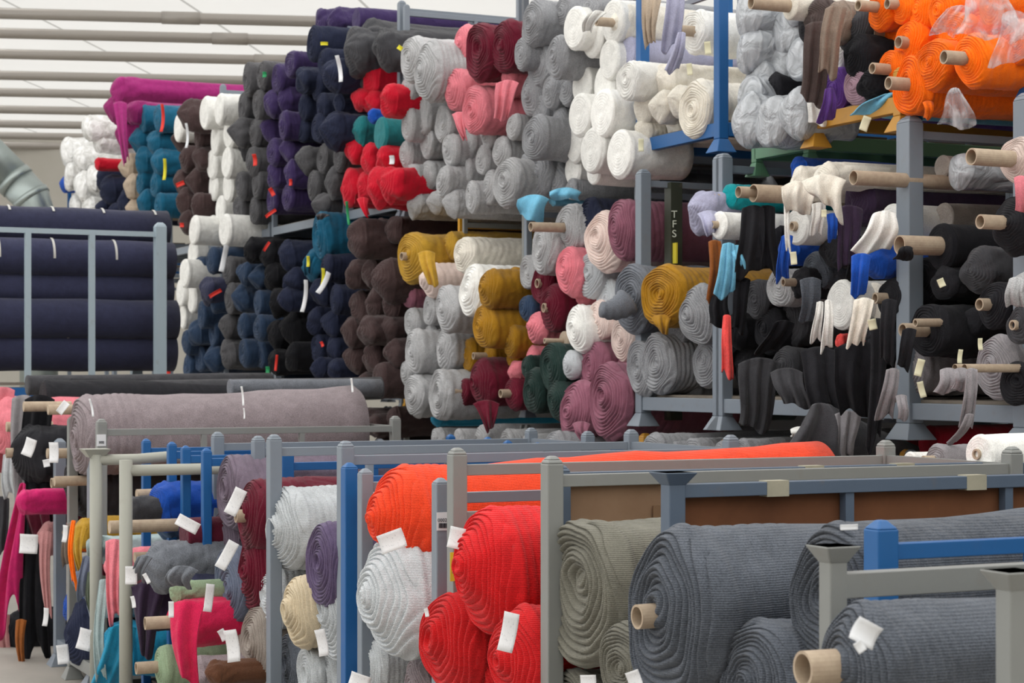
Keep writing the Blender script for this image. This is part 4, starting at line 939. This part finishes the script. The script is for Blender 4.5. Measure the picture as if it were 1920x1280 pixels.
# ---- navy stack beyond, left
nm = pt(310, HOR, 4.35)
for i, (y, h) in enumerate(((432, 66), (488, 62), (545, 66), (600, 66), (660, 66))):
    R = h/2*16.6/F*1.0
    p = pt(312+(i % 2)*8+i*3, y+0, 4.25); e = p-PV*2.2
    V, Fc, _ = roll_geom(R*1.08, 2.2, 50+i, 'clean', 8, 64, 0)
    M = axis_matrix(e, 0, 0)
    o_ = mesh_obj('fabric_roll', V, Fc, cloth_mat('indigo'), smooth=True, matrix=M)
    tag(o_, 'long smooth indigo roll, %s in the stack at the left' % ('topmost', 'second from top', 'third from top', 'fourth from top', 'lowest')[i], 'fabric roll', 'long indigo rolls at the left')
    info = dict(o=o_, px=160, py=y, R=R, d=4.25, c='indigo', h=h, M=M); ROLLS.append(info)
    tx = {0: (.88, 1.23, 1.64, 2.07), 1: (.76, 1.19, 1.69), 2: (.95, 1.49), 3: (), 4: (.9, 1.3)}[i]
    for t in tx:
        m = MB(); n = 14
        V = []; 
        for yy in (t, t+.018):
            for k in range(n+1):
                a_ = (1.5-1.6*k/n) if i == 1 else (1.5-.7*k/n) if i == 0 else (1.2-.5*k/n); rr = R*1.08*1.05
                V.append((rr*math.cos(a_), yy, rr*.97*math.sin(a_)))
        Fc = [(k, k+1, n+2+k, n+1+k) for k in range(n)]
        q = mesh_obj('tape_strip', V, Fc, flat_mat('tape_white', rgb(196, 194, 190)), o_); md = q.modifiers.new('t', 'SOLIDIFY'); md.thickness = .003
A = pt(302, HOR, 4.45); A[2] = 0
root = empty('stacking_rack', A*np.array([1, 1, 0])+ZV*1.5, 'light grey rack with thin bars in front of indigo rolls', 'rack')
A = pt(300, HOR, 3.98); A[2] = 0
G2 = paint('light_grey', rgb(160, 176, 186))
post_mb(A, 1.5, 2.86, .085, 'round', False).build('post', G2, root)
post_mb(A+DV*.75, 1.5, 2.86, .085, 'round', False).build('post', G2, root)
post_mb(A-PV*2.3, 1.5, 2.86, .085, 'round', False).build('post', G2, root); post_mb(A-PV*2.3+DV*.75, 1.5, 2.86, .085, 'round', False).build('post', G2, root)
m = MB(); m.bar(A+ZV*2.80, A-PV*2.3+ZV*2.80, .035, .04); m.build('top_rail', G2, root)
for px in (172, 52):
    t = (1-((px-960)/F)*A[1]/A[0])  # walk back along the rail until it shows at this column
    k = (px-960)/F; t = (A[0]-k*A[1])/(PV[0]-k*PV[1]); q = A-PV*t
    m = MB(); m.bar(q+ZV*1.5, q+ZV*2.8, .045); m.build('upright_bar', G2, root)
for q, s in ((A, 1.52), (A+DV*.75, 1.52)):
    m = MB(); m.bar(q+ZV*(s+.03), q-PV*2.3+ZV*(s+.03), .05, .08); m.build('base_frame', BLUE, root, bevel=.003)
m = MB()
for k in range(9): m.bar(A-PV*(.1+k*.26)+ZV*1.62, A-PV*(.1+k*.26)+DV*.75+ZV*1.62, .2, .02)
m.build('deck', DECK, root)
root = empty('stacking_rack', A*np.array([1, 1, 0]), 'blue rack standing under the long indigo rolls', 'rack')
for q in (A, A+DV*.75, A-PV*2.3, A-PV*2.3+DV*.75): post_mb(q, 0, 1.5, .08, None, True).build('post', BLUE, root)
for q in (A, A+DV*.75):
    m = MB(); m.bar(q+ZV*1.46, q-PV*2.3+ZV*1.46, .05, .07); m.build('top_rail', BLUE, root)

# ---------------------------------------------------------------- papers, strips, signs
W = paper_mat()
TAGC = flat_mat('manila', rgb(226, 222, 190)); REDT = flat_mat('red_strip', rgb(226, 48, 34)); YELT = flat_mat('yellow_strip', rgb(226, 216, 40)); WHT = flat_mat('white_strip', rgb(232, 234, 238)); GRT = flat_mat('green_strip', rgb(30, 150, 90))
for a in ((55, 838, 22, 34, -.35), (54, 1019, 34, 36, -.05), (86, 1156, 10, 34, -.1), (101, 848, 18, 38, 0), (118, 764, 26, 14, .9), (87, 918-50, 12, 14, .2)):
    paper(*a, LD-.22)
for a in ((160, 1198, 28, 40, -.25), (122, 1000, 10, 32, -.1), (118, 1226, 22, 36, .1)): paper(*a, 2.1)
for a in ((246, 1078, 22, 34, 0), (250, 1128, 8, 22, .2), (321, 1142, 10, 30, 0), (275, 1084, 8, 20, .5)): paper(*a, 2.05)
for a in ((352, 982, 44, 22, -.5),): paper(*a, 2.1)
paper(442, 940, 24, 52, -.45, 2.3); paper(426, 1040, 22, 56, -.5, 2.3); paper(392, 1120, 16, 52, -.12, 2.3)
paper(436, 1210, 26, 60, .15, 2.3); paper(418, 1190, 14, 22, .5, 2.32)
paper(604, 1204, 20, 50, .2, 2.3); paper(735, 1014, 52, 36, .35, 2.3); paper(856, 1008, 30, 40, -.2, 2.35); paper(954, 1184, 30, 74, -.2, 2.2)
paper(1103, 1276, 30, 22, .05, 2.2); paper(1189, 1272, 26, 30, .35, 2.15); paper(675, 1275, 40, 24, -.3, 2.3); paper(800, 1148, 8, 16, .2, 2.3)
paper(1622, 1186, 52, 44, -.5, 1.95, mat=WHT, curl=.5); paper(1612, 1212, 18, 22, .6, 1.93, mat=WHT)
paper(1592, 988, 34, 10, .03, 2.3, mat=WHT, par=nearest(1560, 1120))
for a in ((1488, 484, 12, 24, .1), (1765, 530, 13, 16, .4), (1838, 645, 9, 22, .05), (1724, 689, 14, 32, -.25), (1728, 730, 12, 30, .25), (1622, 232, 16, 28, -.35), (1800, 668, 9, 26, -.1), (1327, 90, 12, 24, .1), (1293, 130, 10, 22, .1), (1202, 272, 10, 24, 0), (1636, 608, 16, 20, .2), (1545, 400, 10, 14, 0)):
    paper(*a, 4.55 if a[1] > 300 else 4.78, mat=TAGC, name='manila_tag')
for x, y, w, h, r, mt in ((305, 222, 6, 52, -.03, REDT), (309, 318, 6, 40, -.03, YELT), (478, 300, 8, 22, .1, REDT), (404, 550, 26, 7, .5, REDT), (510, 360, 8, 16, .5, REDT), (508, 400, 24, 6, .6, REDT), (338, 345, 16, 8, .4, REDT), (341, 422, 8, 8, 0, REDT),
        (545, 342, 6, 12, 0, REDT), (500, 462, 20, 5, 1.0, REDT), (605, 525, 7, 44, -.15, YELT), (572, 555, 8, 60, -.12, WHT), (608, 530, 10, 44, -.5, WHT), (578, 490, 6, 20, 0, YELT), (608, 82, 14, 6, 0, YELT), (750, 90, 10, 8, -.6, YELT),
        (652, 400, 5, 44, .1, GRT), (496, 140, 8, 10, 0, GRT), (420, 485, 10, 50, -.2, WHT), (351, 255, 5, 46, 0, WHT), (637, 130, 8, 50, .15, WHT), (502, 694, 8, 14, 0, GRT), (518, 680, 5, 30, -.1, REDT), (316, 700, 8, 12, 0, REDT), (735, 300, 10, 16, 0, WHT), (604, 645, 6, 10, .4, REDT)):
    paper(x, y, w, h, r, 4.86, mat=mt, name='plastic_strip', curl=.6)
def racks_like(s): return [o for o in bpy.data.objects if o.parent is None and s in str(o.get('label', ''))][0]
def text_mesh(cu):
    t = bpy.data.objects.new('t', cu); col.objects.link(t); bpy.context.view_layer.update()
    me = bpy.data.meshes.new_from_object(t.evaluated_get(bpy.context.evaluated_depsgraph_get()))
    bpy.data.objects.remove(t); me.name = 'lettering'
    o = bpy.data.objects.new('lettering', me); col.objects.link(o); return o
STK = flat_mat('sticker_white', rgb(222, 224, 228)); STY = flat_mat('sticker_yellow', rgb(222, 206, 60)); INK = flat_mat('ink_black', (.03, .03, .04))
def face_d(px, d, w):  # distance of the face turned to the camera on a post of width w
    return d
g = racks_like('light grey and orange rolls')
def near_face(px, py, w, base_px, d, along=0.):
    """point on the camera-facing side of a post"""
    b = pt(base_px, HOR, d)-DV*(w/2+.002); q = np.array([b[0], b[1], 0.])
    # follow the face until the column px is met
    k = (px-960)/F; t = (k*q[1]-q[0])/(PV[0]-k*PV[1]); q = q+PV*t; q[2] = CAMZ+(HOR-py)*q[1]/F
    return q
def face_plate(px, py, w, h, wpost, bpx, d, mat, parent, name='sticker', lift=0.0):
    q = near_face(px, py, wpost, bpx, d)-DV*lift; s = q[1]; m = MB()
    m.bar(q-PV*w*s/F/2*1.1, q+PV*w*s/F/2*1.1, .0015, h*s/F); return m.build(name, mat, parent)
def face_text(s_, px, py, h, wpost, bpx, d, color, parent, rot=0, lift=.003):
    q = near_face(px, py, wpost, bpx, d)-DV*lift
    cu = bpy.data.curves.new('lettering', 'FONT'); cu.body = s_; cu.align_x = 'CENTER'; cu.align_y = 'CENTER'; cu.size = h*q[1]/F*1.35; cu.extrude = .0003
    cu.materials.append(flat_mat('ink_'+color, dict(black=(.03, .03, .04), blue=(.05, .1, .3))[color]))
    o = text_mesh(cu)
    M = Matrix.Translation(Vector([float(x) for x in (q-np.array(parent.location))])) @ Matrix.Rotation(math.atan2(PV[1], PV[0]), 4, 'Z') @ Matrix.Rotation(PI/2, 4, 'X') @ Matrix.Rotation(rot, 4, 'Z')
    o.parent = parent; o.matrix_basis = M
    return o
face_plate(831, 977, 24, 34, .0465, 826, 2.45, STK, g)
face_text('00020', 831, 975, 7, .0465, 826, 2.45, 'black', g)
for i in range(9):
    face_plate(823+i*2.1, 985, 1.0+(i % 3)*.4, 9, .0465, 826, 2.45, INK, g, 'barcode_bar', .002)
g = racks_like('grey rack with red rolls')
face_plate(853, 1062, 18, 54, .051, 857, 2.45, STY, g); face_text('A STOCK', 856, 1064, 6.5, .051, 857, 2.45, 'blue', g, rot=-PI/2)
face_text('4 E/T 3', 849, 1064, 5.5, .051, 857, 2.45, 'blue', g, rot=-PI/2)
g = racks_like('pale grey rack holding the long heather'); face_plate(190, 825, 16, 22, .0525, 190, 2.36, STK, g); 
for i in range(6): face_plate(186+i*1.7, 829, .8, 5, .0525, 190, 2.36, INK, g, 'barcode_bar', .002)
for a in ((172, 764, 4, 34, .2), (455, 742, 4, 36, .1), (458, 775, 3, 20, .05), (660, 722, 4, 26, .1)): paper(*a, 2.22, par=nearest(156, 808), mat=WHT, name='plastic_strap', curl=.4)
# painted TFS upright behind the mauve rolls
q = near_face(1252, 480, .36, 1168, 5.0)-DV*.06
m = MB(); m.bar((q[0], q[1], 1.45), (q[0], q[1], 2.72), .07, .07, up=PV)
root = tag(m.build('rack_post', paint('black_green', rgb(58, 62, 50), wear=.6)), 'dark upright painted with the letters TFS, behind mauve rolls', 'post')
for i, ch in enumerate('TFS'):
    py = 404+i*18; p = np.array([0, 0, CAMZ+(HOR-py)*q[1]/F])
    cu = bpy.data.curves.new('lettering', 'FONT'); cu.body = ch; cu.align_x = 'CENTER'; cu.align_y = 'CENTER'; cu.size = .055; cu.extrude = .0004; cu.materials.append(flat_mat('ink_pale', rgb(200, 205, 190)))
    o = text_mesh(cu); o.parent = root
    p = np.array([q[0]-.0, q[1]-.06, p[2]])
    o.matrix_basis = Matrix.Translation(Vector([float(x) for x in (p-np.array(root.location))])) @ Matrix.Rotation(PI/2, 4, 'X')
m = MB(); zc = CAMZ+(HOR-474)*q[1]/F; m.bar((q[0], q[1]-.045, zc-.06), (q[0], q[1]-.045, zc+.05), .06, .01, up=PV); m.build('sticker', STY, root)

# clear plastic bags at the orange rolls
def clear_mat():
    m, nt, b = nodes_of('clear_film'); L = nt.links.new
    t = N(nt, 'ShaderNodeBsdfTransparent'); t.inputs[0].default_value = (.93, .94, .95, 1); gl = N(nt, 'ShaderNodeBsdfPrincipled')
    gl.inputs['Base Color'].default_value = (.85, .85, .88, 1); gl.inputs['Roughness'].default_value = .15
    n = N(nt, 'ShaderNodeTexNoise'); n.inputs['Scale'].default_value = 12; n.inputs['Detail'].default_value = 2; n.inputs['Distortion'].default_value = 1
    tc = N(nt, 'ShaderNodeTexCoord'); L(tc.outputs['Object'], n.inputs['Vector'])
    mr = N(nt, 'ShaderNodeMapRange'); mr.inputs[1].default_value = .4; mr.inputs[2].default_value = .7; mr.inputs[3].default_value = .12; mr.inputs[4].default_value = .5; L(n.outputs['Fac'], mr.inputs[0])
    bp = N(nt, 'ShaderNodeBump'); bp.inputs['Distance'].default_value = .02; L(n.outputs['Fac'], bp.inputs['Height']); L(bp.outputs[0], gl.inputs['Normal'])
    ms = N(nt, 'ShaderNodeMixShader'); L(mr.outputs[0], ms.inputs[0]); L(t.outputs[0], ms.inputs[1]); L(gl.outputs[0], ms.inputs[2]); L(ms.outputs[0], nt.nodes['Material Output'].inputs['Surface'])
    return m
MATS[('w', 'clear')] = None
CLEAR = clear_mat(); _cm = cloth_mat
def cloth_mat(c): return CLEAR if c == 'clearfilm' else _cm(c)
drape(1790, 165, 14, 1790, 236, 70, 'clearfilm', 4.8, par=nearest(1748, 122), folds=6, amp=.03, name='plastic_bag')
drape(1800, 10, 50, 1762, 66, 50, 'clearfilm', 4.8, par=nearest(1768, 20), folds=5, amp=.04, name='plastic_bag')
drape(1850, -20, 70, 1845, 66, 110, 'clearfilm', 4.78, par=nearest(1835, 60), folds=6, amp=.05, name='plastic_bag')
drape(1900, 20, 40, 1895, 118, 70, 'clearfilm', 4.76, par=nearest(1882, 66), folds=6, amp=.05, name='plastic_bag')
# light blue sheet hanging from the shelf edge left of the white rolls
a = nearest(1012, 330)
sh = roll(1035, 372, 30, 'skyblue', 'lump', o=.02, label='light blue sheet hanging from the shelf under grey knit')
drape(1000, 365, 60, 990, 412, 46, 'skyblue', 4.95, par=sh, folds=1.5, amp=.04, rag=.15); drape(1060, 352, 60, 1060, 375, 50, 'skyblue', 4.98, par=sh, folds=2)

# beyond about 300 rolls the smallest, farthest ones are kept as one pile
def area(r): return r['h']
allr = [r for r in ROLLS if str(r['o'].get('category')) == 'fabric roll']
small = sorted([r for r in allr if not r['o'].children and r['o'].get('group')], key=area)[:max(0, len(allr)-298)]
if small:
    V = []; Fc = []; mats = []; mi = []
    for r in small:
        o = r['o']; me = o.data; n = len(V); M = np.array(r['M']); co_ = np.empty(len(me.vertices)*3, np.float32); me.vertices.foreach_get('co', co_)
        W_ = co_.reshape(-1, 3)@M[:3, :3].T+M[:3, 3]; 
        if me.materials[0] not in mats: mats.append(me.materials[0])
        k = mats.index(me.materials[0]); V += W_.tolist()
        for p_ in me.polygons: Fc.append([i+n for i in p_.vertices]); mi.append(k)
        bpy.data.objects.remove(o); bpy.data.meshes.remove(me)
    me = bpy.data.meshes.new('distant_fabric_rolls'); me.from_pydata(V, [], Fc)
    for m_ in mats: me.materials.append(m_)
    me.polygons.foreach_set('material_index', mi); me.polygons.foreach_set('use_smooth', [True]*len(mi)); me.update()
    o = bpy.data.objects.new('distant_fabric_rolls', me); col.objects.link(o)
    tag(o, 'mass of smaller rolls in many colours packed into the far racks', 'fabric rolls', None, 'stuff')

# ---------------------------------------------------------------- light, camera
w = bpy.data.worlds.new('world'); bpy.context.scene.world = w; w.use_nodes = True
bg = w.node_tree.nodes['Background']; bg.inputs[0].default_value = (.93, .97, 1, 1); bg.inputs[1].default_value = 1.1
sun = bpy.data.lights.new('sun', 'SUN'); sun.energy = 4.2; sun.angle = .3; sun.color = (1, .97, .92)
so = bpy.data.objects.new('sun', sun); col.objects.link(so); so.rotation_euler = (math.radians(-25), math.radians(-30), 0); so.location = (0, 0, 20)
cam = bpy.data.cameras.new('camera'); co = bpy.data.objects.new('camera', cam); col.objects.link(co)
co.location = (0, 0, CAMZ); co.rotation_euler = (PI/2, 0, 0); cam.sensor_width = 36; cam.lens = F/1920*36; cam.shift_y = 60/1920; cam.clip_end = 200
cam.dof.use_dof = True; cam.dof.focus_distance = 6.5; cam.dof.aperture_fstop = 9
sc = bpy.context.scene; sc.camera = co
sc.view_settings.view_transform = 'Standard'; sc.view_settings.look = 'None'; sc.view_settings.gamma = 1; sc.view_settings.use_curve_mapping = False
sc.view_settings.exposure = 0.22
